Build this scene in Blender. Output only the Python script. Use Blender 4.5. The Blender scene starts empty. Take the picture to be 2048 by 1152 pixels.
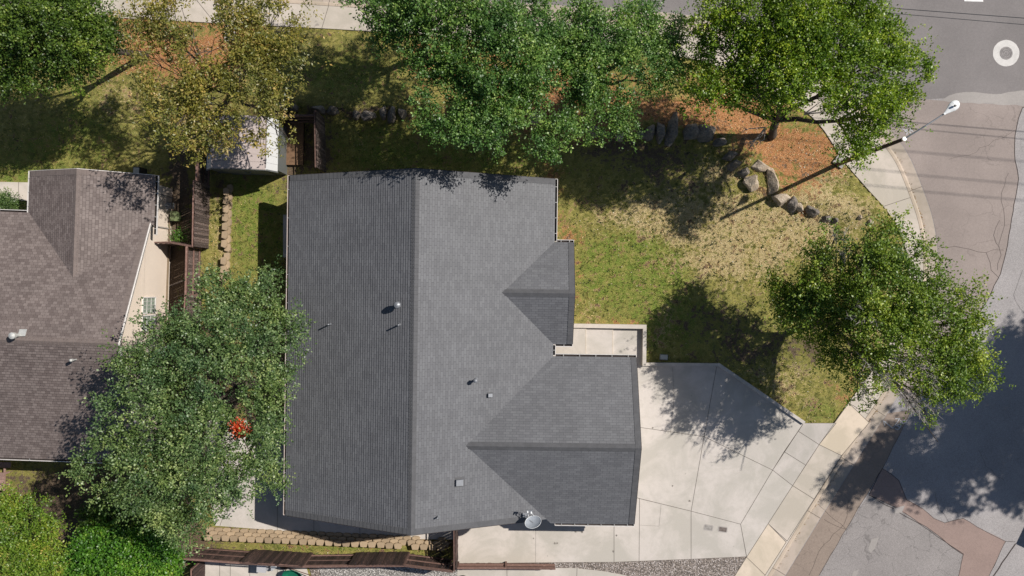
import bpy, math, random
import numpy as np
from mathutils import Vector, Matrix

# ---------------------------------------------------------------- camera, sky, sun, exposure
S = bpy.context.scene
COL = S.collection
R = math.radians
H = 40.0                                   # drone height
cam = bpy.data.cameras.new('camera')
cam.sensor_width = 36; cam.lens = 28.125; cam.clip_end = 2000
co = bpy.data.objects.new('camera', cam); COL.objects.link(co)
co.location = (0, 0, H); co.rotation_euler = (0, 0, 0)
S.camera = co
SUN = Vector((0.83, 0.39, 1.0)).normalized()
world = bpy.data.worlds.new('World'); S.world = world; world.use_nodes = True
wn = world.node_tree
sky = wn.nodes.new('ShaderNodeTexSky'); sky.sky_type = 'NISHITA'; sky.sun_disc = False
sky.sun_elevation = math.asin(SUN.z); sky.sun_rotation = math.atan2(SUN.x, SUN.y)
sky.air_density = 1.0; sky.dust_density = 0.6; sky.ozone_density = 1.5
bg = wn.nodes['Background']; wn.links.new(sky.outputs[0], bg.inputs[0]); bg.inputs[1].default_value = 0.055
sl = bpy.data.lights.new('sun', 'SUN'); sl.energy = 4.6; sl.angle = R(0.53); sl.color = (1.0, 0.95, 0.88)
so = bpy.data.objects.new('sun', sl); COL.objects.link(so)
so.rotation_euler = SUN.to_track_quat('Z', 'Y').to_euler(); so.location = (30, 15, 50)
S.view_settings.view_transform = 'Standard'; S.view_settings.look = 'None'
S.view_settings.exposure = 0.07; S.view_settings.gamma = 1.0
S.cycles.max_bounces = 5; S.cycles.diffuse_bounces = 2; S.cycles.glossy_bounces = 1
S.cycles.transmission_bounces = 3; S.cycles.transparent_max_bounces = 4

# ---------------------------------------------------------------- helpers
def W(px, py, h=0.0):
    k = (1 - h / H) / 40.0
    return ((px - 1024) * k, (576 - py) * k)
def W3(px, py, h=0.0):
    x, y = W(px, py, h); return Vector((x, y, h))
def tag(o, label=None, cat=None, group=None, kind=None):
    if label: o['label'] = label
    if cat: o['category'] = cat
    if group: o['group'] = group
    if kind: o['kind'] = kind
    return o
def empty(name, loc, rz=0, label=None, cat=None, group=None):
    o = bpy.data.objects.new(name, None); COL.objects.link(o)
    o.location = loc; o.rotation_euler = (0, 0, rz); o.empty_display_size = 0.2
    return tag(o, label, cat, group)

class MB:
    def __init__(s): s.v = []; s.f = []; s.m = []; s.uv = []; s.t = []
    def face(s, pts, m=0, uv=None, t=0.5):
        i = len(s.v); s.v += [tuple(p) for p in pts]
        s.f.append(tuple(range(i, i + len(pts)))); s.m.append(m); s.t.append(t)
        s.uv.append(uv if uv else [(0, 0)] * len(pts))
    def box(s, c, d, rz=0, m=0, t=0.5, tilt=None):
        cx, cy, cz = c; a, b, e = d[0] / 2, d[1] / 2, d[2] / 2
        M = Matrix.Rotation(rz, 3, 'Z')
        if tilt: M = M @ Matrix.Rotation(tilt[0], 3, 'X') @ Matrix.Rotation(tilt[1], 3, 'Y')
        P = [Vector((cx, cy, cz)) + M @ Vector((x * a, y * b, z * e)) for z in (-1, 1) for x, y in ((-1, -1), (1, -1), (1, 1), (-1, 1))]
        i = len(s.v); s.v += [tuple(p) for p in P]
        for q in ((3, 2, 1, 0), (4, 5, 6, 7), (0, 1, 5, 4), (1, 2, 6, 5), (2, 3, 7, 6), (3, 0, 4, 7)):
            s.f.append(tuple(i + k for k in q)); s.m.append(m); s.t.append(t); s.uv.append([(0, 0)] * 4)
    def prism(s, poly, z0, z1, m=0, t=0.5, bottom=False):
        a = sum(poly[i][0] * poly[(i + 1) % len(poly)][1] - poly[(i + 1) % len(poly)][0] * poly[i][1] for i in range(len(poly)))
        if a < 0: poly = poly[::-1]
        s.face([(x, y, z1) for x, y in poly], m, t=t)
        if bottom: s.face([(x, y, z0) for x, y in poly[::-1]], m, t=t)
        n = len(poly)
        for i in range(n):
            p, q = poly[i], poly[(i + 1) % n]
            s.face([(p[0], p[1], z0), (q[0], q[1], z0), (q[0], q[1], z1), (p[0], p[1], z1)], m, t=t)
    def tube(s, pts, rad, n=6, m=0, cap=True):
        pts = [Vector(p) for p in pts]
        if not isinstance(rad, (list, tuple)): rad = [rad] * len(pts)
        rings = []; up = Vector((0.13, 0.27, 1))
        for i, p in enumerate(pts):
            d = (pts[min(i + 1, len(pts) - 1)] - pts[max(i - 1, 0)]).normalized()
            a = d.cross(up)
            if a.length < 1e-3: a = d.cross(Vector((1, 0, 0)))
            a.normalize(); b = d.cross(a)
            i0 = len(s.v)
            s.v += [tuple(p + (a * math.cos(k * 2 * math.pi / n) + b * math.sin(k * 2 * math.pi / n)) * rad[i]) for k in range(n)]
            rings.append(i0)
        for i in range(len(rings) - 1):
            for k in range(n):
                k2 = (k + 1) % n
                s.f.append((rings[i] + k, rings[i] + k2, rings[i + 1] + k2, rings[i + 1] + k)); s.m.append(m); s.t.append(0.5); s.uv.append([(0, 0)] * 4)
        if cap:
            for r0, rev in ((rings[0], 1), (rings[-1], 0)):
                q = tuple(r0 + k for k in range(n))
                s.f.append(q[::-1] if rev else q); s.m.append(m); s.t.append(0.5); s.uv.append([(0, 0)] * n)
    def build(s, name, mats, parent=None, smooth=False, tint=False, loc=None):
        me = bpy.data.meshes.new(name); me.from_pydata(s.v, [], s.f)
        if not isinstance(mats, (list, tuple)): mats = [mats]
        for m in mats: me.materials.append(m)
        if len(mats) > 1: me.polygons.foreach_set('material_index', s.m)
        if any(any(u != (0, 0) for u in q) for q in s.uv):
            l = me.uv_layers.new(name='UVMap')
            l.data.foreach_set('uv', [c for q in s.uv for u in q for c in u])
        if tint:
            a = me.attributes.new('tint', 'FLOAT', 'FACE'); a.data.foreach_set('value', s.t)
        if smooth: me.polygons.foreach_set('use_smooth', [True] * len(me.polygons))
        me.validate(); me.update()
        o = bpy.data.objects.new(name, me); COL.objects.link(o)
        if parent: o.parent = parent
        if loc: o.location = loc
        return o

# ---------------------------------------------------------------- materials
def newmat(name):
    m = bpy.data.materials.new(name); m.use_nodes = True
    nt = m.node_tree; return m, nt, nt.nodes['Principled BSDF']
def N(nt, t, **k):
    n = nt.nodes.new(t)
    for a, b in k.items(): setattr(n, a, b)
    return n
def noise(nt, scale, detail=4, rough=0.6, vec=None, dist=0.0):
    n = N(nt, 'ShaderNodeTexNoise'); n.inputs['Scale'].default_value = scale; n.inputs['Detail'].default_value = detail
    n.inputs['Roughness'].default_value = rough; n.inputs['Distortion'].default_value = dist
    nt.links.new(vec if vec else pos(nt), n.inputs['Vector']); return n.outputs['Fac']
def pos(nt):
    for n in nt.nodes:
        if n.bl_idname == 'ShaderNodeTexCoord': return n.outputs['Object']
    return N(nt, 'ShaderNodeTexCoord').outputs['Object']
def ramp(nt, fac, stops):
    n = N(nt, 'ShaderNodeValToRGB'); cr = n.color_ramp
    while len(cr.elements) < len(stops): cr.elements.new(0.5)
    for e, (p, c) in zip(cr.elements, stops): e.position = p; e.color = (*c, 1) if len(c) == 3 else c
    nt.links.new(fac, n.inputs[0]); return n.outputs[0]
def mix(nt, fac, a, b, mode='MIX'):
    n = N(nt, 'ShaderNodeMix', data_type='RGBA', blend_type=mode)
    for inp, v in ((n.inputs[0], fac), (n.inputs[6], a), (n.inputs[7], b)):
        if isinstance(v, (int, float)): inp.default_value = v
        elif isinstance(v, tuple): inp.default_value = (*v, 1)
        else: nt.links.new(v, inp)
    return n.outputs[2]
def bump(nt, b, h, strength=0.5, dist=0.02):
    n = N(nt, 'ShaderNodeBump'); n.inputs['Strength'].default_value = strength; n.inputs['Distance'].default_value = dist
    nt.links.new(h, n.inputs['Height']); nt.links.new(n.outputs[0], b.inputs['Normal'])
def scl(c, k): return tuple(min(1, x * k) for x in c)
def surf(name, c, var=0.2, s1=1.2, s2=25, rough=0.85, bstr=0.4, bd=0.01, c2=None, tint=False, metal=0, streak=None):
    m, nt, b = newmat(name)
    c2 = c2 or scl(c, 1 - var)
    col = mix(nt, ramp(nt, noise(nt, s1, 5), [(0.35, (0, 0, 0)), (0.65, (1, 1, 1))]), c, c2)
    f = noise(nt, s2, 3)
    col = mix(nt, 1.0, col, ramp(nt, f, [(0.3, (1 - var,) * 3), (0.7, (1 + var * .5,) * 3)]), 'MULTIPLY')
    if tint:
        a = N(nt, 'ShaderNodeAttribute'); a.attribute_name = 'tint'
        col = mix(nt, 1.0, col, ramp(nt, a.outputs['Fac'], [(0, (0.7,) * 3), (1, (1.3,) * 3)]), 'MULTIPLY')
    nt.links.new(col, b.inputs['Base Color']); b.inputs['Roughness'].default_value = rough; b.inputs['Metallic'].default_value = metal
    if bstr: bump(nt, b, f, bstr, bd)
    return m
def plain(name, c, rough=0.5, metal=0.0):
    m, nt, b = newmat(name); b.inputs['Roughness'].default_value = rough; b.inputs['Metallic'].default_value = metal
    col = mix(nt, 1.0, c, ramp(nt, noise(nt, 6, 4), [(0.3, (0.85,) * 3), (0.7, (1.08,) * 3)]), 'MULTIPLY')
    nt.links.new(col, b.inputs['Base Color']); return m

def concrete(name, c, stain=0.12):
    m, nt, b = newmat(name)
    n1 = noise(nt, 0.55, 6, 0.62, dist=0.5); n2 = noise(nt, 3.5, 5); n3 = noise(nt, 60, 3)
    col = mix(nt, ramp(nt, n1, [(0.42, (0, 0, 0)), (0.6, (1, 1, 1))]), scl(c, 0.89), tuple(x * y for x, y in zip(c, (1.10, 1.08, 1.11))))
    col = mix(nt, ramp(nt, n2, [(0.5, (0, 0, 0)), (0.72, (0.5,) * 3)]), col, tuple(x * y for x, y in zip(c, (1 - stain, 1 - stain * 1.05, 1 - stain * 1.15))))
    col = mix(nt, 1.0, col, ramp(nt, n3, [(0.3, (0.9,) * 3), (0.7, (1.05,) * 3)]), 'MULTIPLY')
    a = N(nt, 'ShaderNodeAttribute'); a.attribute_name = 'tint'
    col = mix(nt, 1.0, col, ramp(nt, a.outputs['Fac'], [(0, (0.78, 0.78, 0.80)), (0.5, (1, 1, 1)), (1, (1.16, 1.1, 1.0))]), 'MULTIPLY')
    nt.links.new(col, b.inputs['Base Color']); b.inputs['Roughness'].default_value = 0.9
    bump(nt, b, n3, 0.25, 0.004); return m

def asphalt(name, c, crack=0.5, speck=1.0, cscale=0.35):
    m, nt, b = newmat(name)
    n1 = noise(nt, 0.35, 6, 0.6); n2 = noise(nt, 9, 4); n3 = noise(nt, 38, 4, 0.8)
    col = mix(nt, ramp(nt, n1, [(0.35, (0, 0, 0)), (0.7, (1, 1, 1))]), scl(c, 0.88), scl(c, 1.1))
    col = mix(nt, 1.0, col, ramp(nt, n2, [(0.3, (0.93,) * 3), (0.7, (1.05,) * 3)]), 'MULTIPLY')
    col = mix(nt, 1.0, col, ramp(nt, n3, [(0.3, (1 - .3 * speck,) * 3), (0.5, (1,) * 3), (0.72, (1 + .35 * speck,) * 3)]), 'MULTIPLY')
    if crack:
        nv = N(nt, 'ShaderNodeTexNoise'); nv.inputs['Scale'].default_value = 1.6; nv.inputs['Detail'].default_value = 5
        nt.links.new(pos(nt), nv.inputs['Vector'])
        vm = N(nt, 'ShaderNodeVectorMath', operation='MULTIPLY_ADD'); vm.inputs[1].default_value = (1.1, 1.1, 0)
        nt.links.new(nv.outputs['Color'], vm.inputs[0]); nt.links.new(pos(nt), vm.inputs[2])
        vo = N(nt, 'ShaderNodeTexVoronoi', feature='DISTANCE_TO_EDGE'); vo.inputs['Scale'].default_value = cscale
        nt.links.new(vm.outputs[0], vo.inputs['Vector'])
        vo2 = N(nt, 'ShaderNodeTexVoronoi', feature='DISTANCE_TO_EDGE'); vo2.inputs['Scale'].default_value = cscale * 5
        nt.links.new(vm.outputs[0], vo2.inputs['Vector'])
        k = ramp(nt, vo.outputs['Distance'], [(0.0, (crack,) * 3), (0.006 * cscale / .35, (0, 0, 0))])
        k2 = ramp(nt, vo2.outputs['Distance'], [(0.0, (crack,) * 3), (0.02, (0, 0, 0))])
        gate = ramp(nt, noise(nt, 0.22, 2), [(0.52, (0, 0, 0)), (0.6, (1, 1, 1))])
        kk = mix(nt, 1.0, k2, gate, 'MULTIPLY'); k = mix(nt, 1.0, k, kk, 'LIGHTEN')
        col = mix(nt, k, col, scl(c, 0.35))
    nt.links.new(col, b.inputs['Base Color']); b.inputs['Roughness'].default_value = 0.9
    bump(nt, b, n3, 0.5, 0.01); return m

def shingle(name, base, light, dark, e=0.12, bw=0.3, hot=0.5, accent=0.5):
    m, nt, b = newmat(name)
    uv = N(nt, 'ShaderNodeTexCoord').outputs['UV']
    def brick(w, off, bias, c1, c2, mort):
        n = N(nt, 'ShaderNodeTexBrick'); n.offset = off; n.offset_frequency = 2; n.squash = 1.0
        n.inputs['Color1'].default_value = (*c1, 1); n.inputs['Color2'].default_value = (*c2, 1); n.inputs['Mortar'].default_value = (*mort, 1)
        n.inputs['Scale'].default_value = 1.0; n.inputs['Mortar Size'].default_value = 0.007; n.inputs['Mortar Smooth'].default_value = 0.1
        n.inputs['Bias'].default_value = bias; n.inputs['Brick Width'].default_value = w; n.inputs['Row Height'].default_value = e
        nt.links.new(uv, n.inputs['Vector']); return n
    b1 = brick(bw, 0.37, 0.0, light, base, scl(dark, 0.75))
    b2 = brick(bw * 0.57, 0.23, -0.55, (0, 0, 0), (1, 1, 1), (0, 0, 0))
    col = mix(nt, ramp(nt, b2.outputs['Color'], [(0.45, (0, 0, 0)), (0.75, (accent,) * 3)]), b1.outputs['Color'], dark)
    p = N(nt, 'ShaderNodeTexCoord').outputs['Object']
    col = mix(nt, 1.0, col, ramp(nt, noise(nt, 0.7, 6, 0.7, vec=p), [(0.3, (0.87,) * 3), (0.7, (1.10,) * 3)]), 'MULTIPLY')
    gr = noise(nt, 90, 2, vec=p)
    col = mix(nt, 1.0, col, ramp(nt, gr, [(0.3, (0.82,) * 3), (0.7, (1.12,) * 3)]), 'MULTIPLY')
    nt.links.new(col, b.inputs['Base Color']); b.inputs['Roughness'].default_value = 0.62; b.inputs['Specular IOR Level'].default_value = 0.5
    mth = N(nt, 'ShaderNodeMath', operation='MULTIPLY_ADD'); mth.inputs[1].default_value = -1.0
    nt.links.new(b1.outputs['Fac'], mth.inputs[0]); nt.links.new(gr, mth.inputs[2])
    bump(nt, b, mth.outputs[0], 0.35, 0.008); return m

def leafmat(name, c1, c2, c3, trans=0.28, rough=0.42):
    m, nt, b = newmat(name)
    a = N(nt, 'ShaderNodeAttribute'); a.attribute_name = 'tint'
    col = ramp(nt, a.outputs['Fac'], [(0.0, c1), (0.55, c2), (1.0, c3)])
    col = mix(nt, 1.0, col, ramp(nt, noise(nt, 0.7, 3), [(0.32, (0.66, 0.76, 0.85)), (0.68, (1.35, 1.2, 0.85))]), 'MULTIPLY')
    nt.links.new(col, b.inputs['Base Color']); b.inputs['Roughness'].default_value = rough
    tr = N(nt, 'ShaderNodeBsdfTranslucent')
    nt.links.new(mix(nt, 1.0, col, (1.25, 1.3, 0.5), 'MULTIPLY'), tr.inputs[0])
    ms = N(nt, 'ShaderNodeMixShader'); ms.inputs[0].default_value = trans
    nt.links.new(b.outputs[0], ms.inputs[1]); nt.links.new(tr.outputs[0], ms.inputs[2])
    nt.links.new(ms.outputs[0], nt.nodes['Material Output'].inputs[0]); return m

def wood(name, c, c2, rough=0.85, sc=(1.5, 1.5, 1.5)):
    m, nt, b = newmat(name)
    mp = N(nt, 'ShaderNodeMapping'); mp.inputs['Scale'].default_value = sc
    nt.links.new(pos(nt), mp.inputs[0])
    f = noise(nt, 6, 5, 0.7, vec=mp.outputs[0])
    col = ramp(nt, f, [(0.3, c), (0.55, scl(c, 1.4)), (0.75, c2)])
    a = N(nt, 'ShaderNodeAttribute'); a.attribute_name = 'tint'
    col = mix(nt, 1.0, col, ramp(nt, a.outputs['Fac'], [(0, (0.55,) * 3), (1, (1.5,) * 3)]), 'MULTIPLY')
    nt.links.new(col, b.inputs['Base Color']); b.inputs['Roughness'].default_value = rough
    bump(nt, b, f, 0.5, 0.01); return m

M = {}
M['drive'] = concrete('concrete_drive', (0.55, 0.51, 0.455))
M['walk'] = concrete('concrete_walk', (0.56, 0.50, 0.42))
M['gutter'] = concrete('concrete_gutter', (0.47, 0.40, 0.325), 0.25)
M['curbwall'] = concrete('concrete_wall', (0.55, 0.51, 0.46))
M['joint'] = plain('joint', (0.12, 0.10, 0.085), 0.95)
M['seal'] = plain('tar_seam', (0.06, 0.045, 0.04), 0.9)
M['asph'] = asphalt('asphalt_grey', (0.225, 0.205, 0.20), 0.0, 0.55)
M['chip'] = asphalt('asphalt_chip', (0.355, 0.33, 0.325), 0.2, 1.4, 0.2)
M['asph_s'] = asphalt('asphalt_south', (0.29, 0.265, 0.255), 0.55, 1.5, 0.8)
M['red'] = asphalt('asphalt_red', (0.315, 0.262, 0.238), 0.35, 0.6, 0.16)
M['pinkpatch'] = asphalt('asphalt_patch', (0.315, 0.23, 0.20), 0.15, 0.8)
M['strip'] = asphalt('asphalt_strip', (0.285, 0.225, 0.185), 0.3, 0.7, 0.3)
M['palepatch'] = asphalt('asphalt_pale', (0.36, 0.33, 0.31), 0.0, 0.5)
M['white'] = plain('white_paint', (0.75, 0.74, 0.73), 0.6)
M['collar'] = surf('white_collar', (0.70, 0.67, 0.64), 0.14, 3, 30, 0.8, 0.2)
M['spray'] = surf('spray_white', (0.60, 0.60, 0.62), 0.3, 4, 30, 0.8, 0.0)
M['iron'] = surf('cast_iron', (0.26, 0.235, 0.23), 0.4, 6, 30, 0.7, 0.6, 0.01)
M['roof'] = shingle('shingle_charcoal', (0.120, 0.121, 0.131), (0.152, 0.154, 0.164), (0.082, 0.082, 0.090), accent=0.5)
M['cap'] = surf('shingle_cap', (0.115, 0.115, 0.122), 0.2, 4, 60, 0.85, 0.3)
M['rake'] = shingle('shingle_rake', (0.12, 0.12, 0.127), (0.145, 0.145, 0.152), (0.09, 0.09, 0.095), e=0.14, bw=0.22)
M['roof_b'] = shingle('shingle_brown', (0.145, 0.113, 0.104), (0.235, 0.192, 0.177), (0.098, 0.074, 0.069), e=0.135, bw=0.2, accent=0.8)
M['cap_b'] = surf('shingle_cap_brown', (0.215, 0.172, 0.157), 0.2, 4, 60, 0.85, 0.3)
M['stucco'] = surf('stucco_cream', (0.80, 0.68, 0.57), 0.06, 1.0, 50, 0.9, 0.3, 0.006)
M['stucco_g'] = surf('stucco_grey', (0.42, 0.38, 0.34), 0.06, 1.0, 50, 0.9, 0.3, 0.006)
M['trim'] = plain('white_trim', (0.74, 0.70, 0.67), 0.5)
M['gut_in'] = plain('gutter_dark', (0.035, 0.025, 0.022), 0.8)
M['gut_main'] = plain('gutter_pale', (0.55, 0.47, 0.43), 0.5)
M['glass'] = plain('window_glass', (0.05, 0.07, 0.06), 0.08)
M['blind'] = plain('blind', (0.25, 0.30, 0.24), 0.7)
M['door'] = plain('door_paint', (0.35, 0.30, 0.26), 0.6)
M['vent'] = plain('vent_grey', (0.26, 0.27, 0.29), 0.45, 0.3)
M['vent_w'] = plain('vent_pale', (0.55, 0.55, 0.53), 0.5, 0.2)
M['dish'] = plain('dish_grey', (0.37, 0.40, 0.44), 0.4)
M['steel'] = plain('galvanised_steel', (0.42, 0.43, 0.45), 0.45, 0.6)
M['lampw'] = plain('lamp_white', (0.85, 0.86, 0.86), 0.4)
M['pole'] = surf('pole_brown', (0.115, 0.068, 0.055), 0.25, 3, 30, 0.8, 0.4)
M['shed'] = surf('shed_roof', (0.46, 0.385, 0.36), 0.08, 1.5, 20, 0.7, 0.1)
M['shed_side'] = surf('shed_side', (0.62, 0.62, 0.62), 0.05, 1.5, 20, 0.6, 0.1)
M['shed_door'] = surf('shed_door', (0.16, 0.17, 0.165), 0.15, 1.5, 20, 0.6, 0.1)
M['fence'] = wood('fence_brown', (0.042, 0.025, 0.021), (0.24, 0.14, 0.11), sc=(4, 4, 0.6))
M['fence_w'] = wood('fence_weathered', (0.075, 0.052, 0.045), (0.62, 0.54, 0.49), sc=(1, 6, 1.6))
M['rail'] = wood('fence_rail', (0.13, 0.075, 0.06), (0.30, 0.20, 0.17))
M['ply'] = wood('old_plywood', (0.13, 0.075, 0.042), (0.22, 0.14, 0.08), sc=(0.8, 0.8, 0.8))
M['deck'] = wood('deck_wood', (0.24, 0.15, 0.125), (0.38, 0.26, 0.22))
M['block'] = surf('garden_block', (0.42, 0.315, 0.205), 0.12, 3, 40, 0.95, 0.5, 0.01, tint=True)
M['rock'] = surf('boulder_dark', (0.16, 0.145, 0.135), 0.45, 2.5, 14, 0.9, 1.0, 0.04, c2=(0.30, 0.25, 0.20))
M['rock_p'] = surf('boulder_pale', (0.55, 0.46, 0.36), 0.3, 2.5, 14, 0.9, 1.0, 0.04, c2=(0.40, 0.31, 0.22))
M['bark'] = surf('bark', (0.085, 0.065, 0.052), 0.3, 3, 22, 0.95, 0.8, 0.02)
M['twig'] = surf('bare_twig', (0.46, 0.41, 0.385), 0.2, 3, 22, 0.9, 0.2)
M['wire'] = plain('wire', (0.05, 0.05, 0.055), 0.6)
M['green_plastic'] = plain('green_paint', (0.01, 0.13, 0.075), 0.35)
M['black'] = plain('black_plastic', (0.02, 0.02, 0.021), 0.5)
M['soil'] = surf('potting_soil', (0.05, 0.035, 0.025), 0.3, 8, 40, 1.0, 0.6)
M['redp'] = plain('red_plastic', (0.55, 0.03, 0.015), 0.4)
M['olive'] = plain('olive_plastic', (0.16, 0.20, 0.09), 0.5)
M['vanp'] = plain('van_paint', (0.6, 0.6, 0.6), 0.3, 0.2)

def gravel(name, c, c2):
    m, nt, b = newmat(name)
    v = N(nt, 'ShaderNodeTexVoronoi'); v.inputs['Scale'].default_value = 16; nt.links.new(pos(nt), v.inputs['Vector'])
    sx = N(nt, 'ShaderNodeSeparateColor'); nt.links.new(v.outputs['Color'], sx.inputs[0])
    col = ramp(nt, sx.outputs[0], [(0, scl(c, 0.5)), (0.5, c), (1, c2)])
    col = mix(nt, ramp(nt, v.outputs['Distance'], [(0.35, (0, 0, 0)), (0.7, (0.8,) * 3)]), col, scl(c, 0.25))
    nt.links.new(col, b.inputs['Base Color']); b.inputs['Roughness'].default_value = 0.95
    i = N(nt, 'ShaderNodeMath', operation='MULTIPLY'); i.inputs[1].default_value = -1; nt.links.new(v.outputs['Distance'], i.inputs[0])
    bump(nt, b, i.outputs[0], 1.0, 0.04); return m
M['gravel'] = gravel('gravel_mixed', (0.36, 0.30, 0.26), (0.58, 0.52, 0.49))
M['gravel_w'] = gravel('gravel_white', (0.42, 0.39, 0.36), (0.68, 0.64, 0.60))

# ground: masks painted per vertex choose the soil or turf the spot really has
def groundmat():
    m, nt, b = newmat('yard_ground')
    a = N(nt, 'ShaderNodeAttribute'); a.attribute_name = 'mask'
    sp = N(nt, 'ShaderNodeSeparateColor'); nt.links.new(a.outputs['Color'], sp.inputs[0])
    n0 = noise(nt, 1.3, 6, 0.65); n1 = noise(nt, 5, 5, 0.7); n2 = noise(nt, 17, 5, 0.75); n3 = noise(nt, 45, 3, 0.7)
    base = ramp(nt, n1, [(0.3, (0.19, 0.17, 0.04)), (0.5, (0.35, 0.31, 0.082)), (0.7, (0.52, 0.43, 0.16))])
    green = ramp(nt, n2, [(0.3, (0.05, 0.09, 0.010)), (0.5, (0.165, 0.235, 0.032)), (0.68, (0.36, 0.38, 0.08))])
    dry = ramp(nt, n2, [(0.3, (0.24, 0.185, 0.07)), (0.48, (0.50, 0.39, 0.19)), (0.66, (0.74, 0.58, 0.34))])
    orange = ramp(nt, n2, [(0.3, (0.20, 0.080, 0.030)), (0.5, (0.46, 0.20, 0.075)), (0.68, (0.68, 0.42, 0.22))])
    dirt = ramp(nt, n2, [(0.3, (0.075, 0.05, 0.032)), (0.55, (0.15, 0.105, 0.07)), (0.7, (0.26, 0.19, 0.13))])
    def k(ch, lo=0.28, hi=0.62):
        mt = N(nt, 'ShaderNodeMath', operation='MULTIPLY_ADD'); mt.inputs[1].default_value = 1.0
        mm = N(nt, 'ShaderNodeMath', operation='SUBTRACT'); mm.inputs[1].default_value = 0.5
        ad = N(nt, 'ShaderNodeMath', operation='MULTIPLY'); ad.inputs[1].default_value = 2.6
        mx = N(nt, 'ShaderNodeMath', operation='ADD')
        nt.links.new(n0, mx.inputs[0]); nt.links.new(n1, mx.inputs[1])
        m2 = N(nt, 'ShaderNodeMath', operation='SUBTRACT'); m2.inputs[1].default_value = 1.0
        nt.links.new(mx.outputs[0], m2.inputs[0]); nt.links.new(m2.outputs[0], ad.inputs[0])
        nt.links.new(ch, mt.inputs[0]); nt.links.new(ad.outputs[0], mt.inputs[2])
        return ramp(nt, mt.outputs[0], [(lo, (0, 0, 0)), (hi, (1, 1, 1))])
    n4 = noise(nt, 2.6, 4, 0.7)
    green = mix(nt, ramp(nt, n4, [(0.42, (0, 0, 0)), (0.62, (.75,) * 3)]), green, base)
    base = mix(nt, ramp(nt, n4, [(0.4, (.6,) * 3), (0.55, (0, 0, 0))]), base, (0.10, 0.115, 0.022))
    dry = mix(nt, ramp(nt, n4, [(0.5, (0, 0, 0)), (0.66, (.7,) * 3)]), dry, base)
    col = mix(nt, k(sp.outputs[0]), base, green)
    col = mix(nt, k(sp.outputs[1]), col, dry)
    col = mix(nt, k(sp.outputs[2]), col, orange)
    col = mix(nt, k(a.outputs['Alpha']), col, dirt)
    col = mix(nt, 1.0, col, ramp(nt, n3, [(0.32, (0.35,) * 3), (0.5, (1,) * 3), (0.68, (1.6,) * 3)]), 'MULTIPLY')
    nt.links.new(col, b.inputs['Base Color']); b.inputs['Roughness'].default_value = 1.0
    ms = N(nt, 'ShaderNodeMath', operation='ADD'); nt.links.new(n2, ms.inputs[0]); nt.links.new(n3, ms.inputs[1])
    bump(nt, b, ms.outputs[0], 0.8, 0.07)
    return m
M['ground'] = groundmat()

# ---------------------------------------------------------------- curves of the kerb
def smooth(pts, n=6):
    out = []
    P = [pts[0]] + list(pts) + [pts[-1]]
    for i in range(1, len(P) - 2):
        for k in range(n):
            t = k / n; a, b, c, d = P[i - 1], P[i], P[i + 1], P[i + 2]
            out.append(tuple(0.5 * ((2 * b[j]) + (-a[j] + c[j]) * t + (2 * a[j] - 5 * b[j] + 4 * c[j] - d[j]) * t * t + (-a[j] + 3 * b[j] - 3 * c[j] + d[j]) * t ** 3) for j in (0, 1)))
    out.append(tuple(pts[-1])); return out
def offset(pts, d):
    out = []
    for i, p in enumerate(pts):
        a = Vector(pts[max(i - 1, 0)]); b = Vector(pts[min(i + 1, len(pts) - 1)])
        t = (b - a).normalized(); n = Vector((t.y, -t.x)); out.append((p[0] + n.x * d, p[1] + n.y * d))
    return out
edge_px = [(-1400, -154), (-400, -89), (200, -49), (735, -15), (1050, 5), (1311, 22), (1400, 33), (1480, 48), (1560, 76), (1640, 118), (1715, 180), (1783, 260), (1820, 312),
           (1850, 384), (1868, 440), (1877, 500), (1877, 560), (1866, 620), (1843, 692), (1812, 765), (1776, 827), (1758, 853), (1709, 931), (1654, 1018), (1572, 1152), (1480, 1300), (1180, 1790)]
EDGE = smooth([W(*p) for p in edge_px])
lawn_px = [(-1400, -60), (-400, -9), (200, 33), (735, 62), (1050, 88), (1300, 108), (1400, 122), (1500, 160), (1623, 233), (1686, 320), (1730, 372), (1783, 434), (1812, 500),
           (1816, 570), (1800, 640), (1765, 712), (1697, 806), (1638, 889), (1585, 971), (1536, 1047), (1493, 1114), (1400, 1260), (1100, 1750)]
LAWN = smooth([W(*p) for p in lawn_px])
FAR = [(60, -60), (60, 60), (-60, 60)]
# road and lawn boundaries as polygons
ROADP = EDGE + [(-5, -60), (70, -60), (70, 34), (-62, 34)]
def inpoly(X, Y, poly):
    r = np.zeros(X.shape, bool); n = len(poly)
    for i in range(n):
        x1, y1 = poly[i]; x2, y2 = poly[(i + 1) % n]
        c = ((y1 > Y) != (y2 > Y))
        with np.errstate(divide='ignore', invalid='ignore'):
            xi = (x2 - x1) * (Y - y1) / (y2 - y1 + 1e-12) + x1
        r ^= c & (X < xi)
    return r

# ---------------------------------------------------------------- ground sheet
rock_line = [(500, 208), (600, 222), (720, 230), (820, 228), (950, 238), (1080, 240), (1180, 262), (1300, 266), (1420, 272), (1462, 318), (1500, 362), (1560, 398), (1620, 424), (1680, 440), (1750, 446)]
RL = [W(*p) for p in rock_line]
def bank(X, Y):
    best = np.full(X.shape, 1e9); side = np.zeros(X.shape)
    for (x1, y1), (x2, y2) in zip(RL[:-1], RL[1:]):
        dx, dy = x2 - x1, y2 - y1; L = dx * dx + dy * dy
        t = np.clip(((X - x1) * dx + (Y - y1) * dy) / L, 0, 1)
        d = np.hypot(X - x1 - t * dx, Y - y1 - t * dy)
        s = np.sign(dx * (Y - y1) - dy * (X - x1))
        side = np.where(d < best, s, side); best = np.minimum(best, d)
    up = np.where(side > 0, np.exp(-((best - 0.55) / 0.9) ** 2), np.exp(-(best / 0.3) ** 2) * 0.5)
    return 0.28 * up
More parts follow.
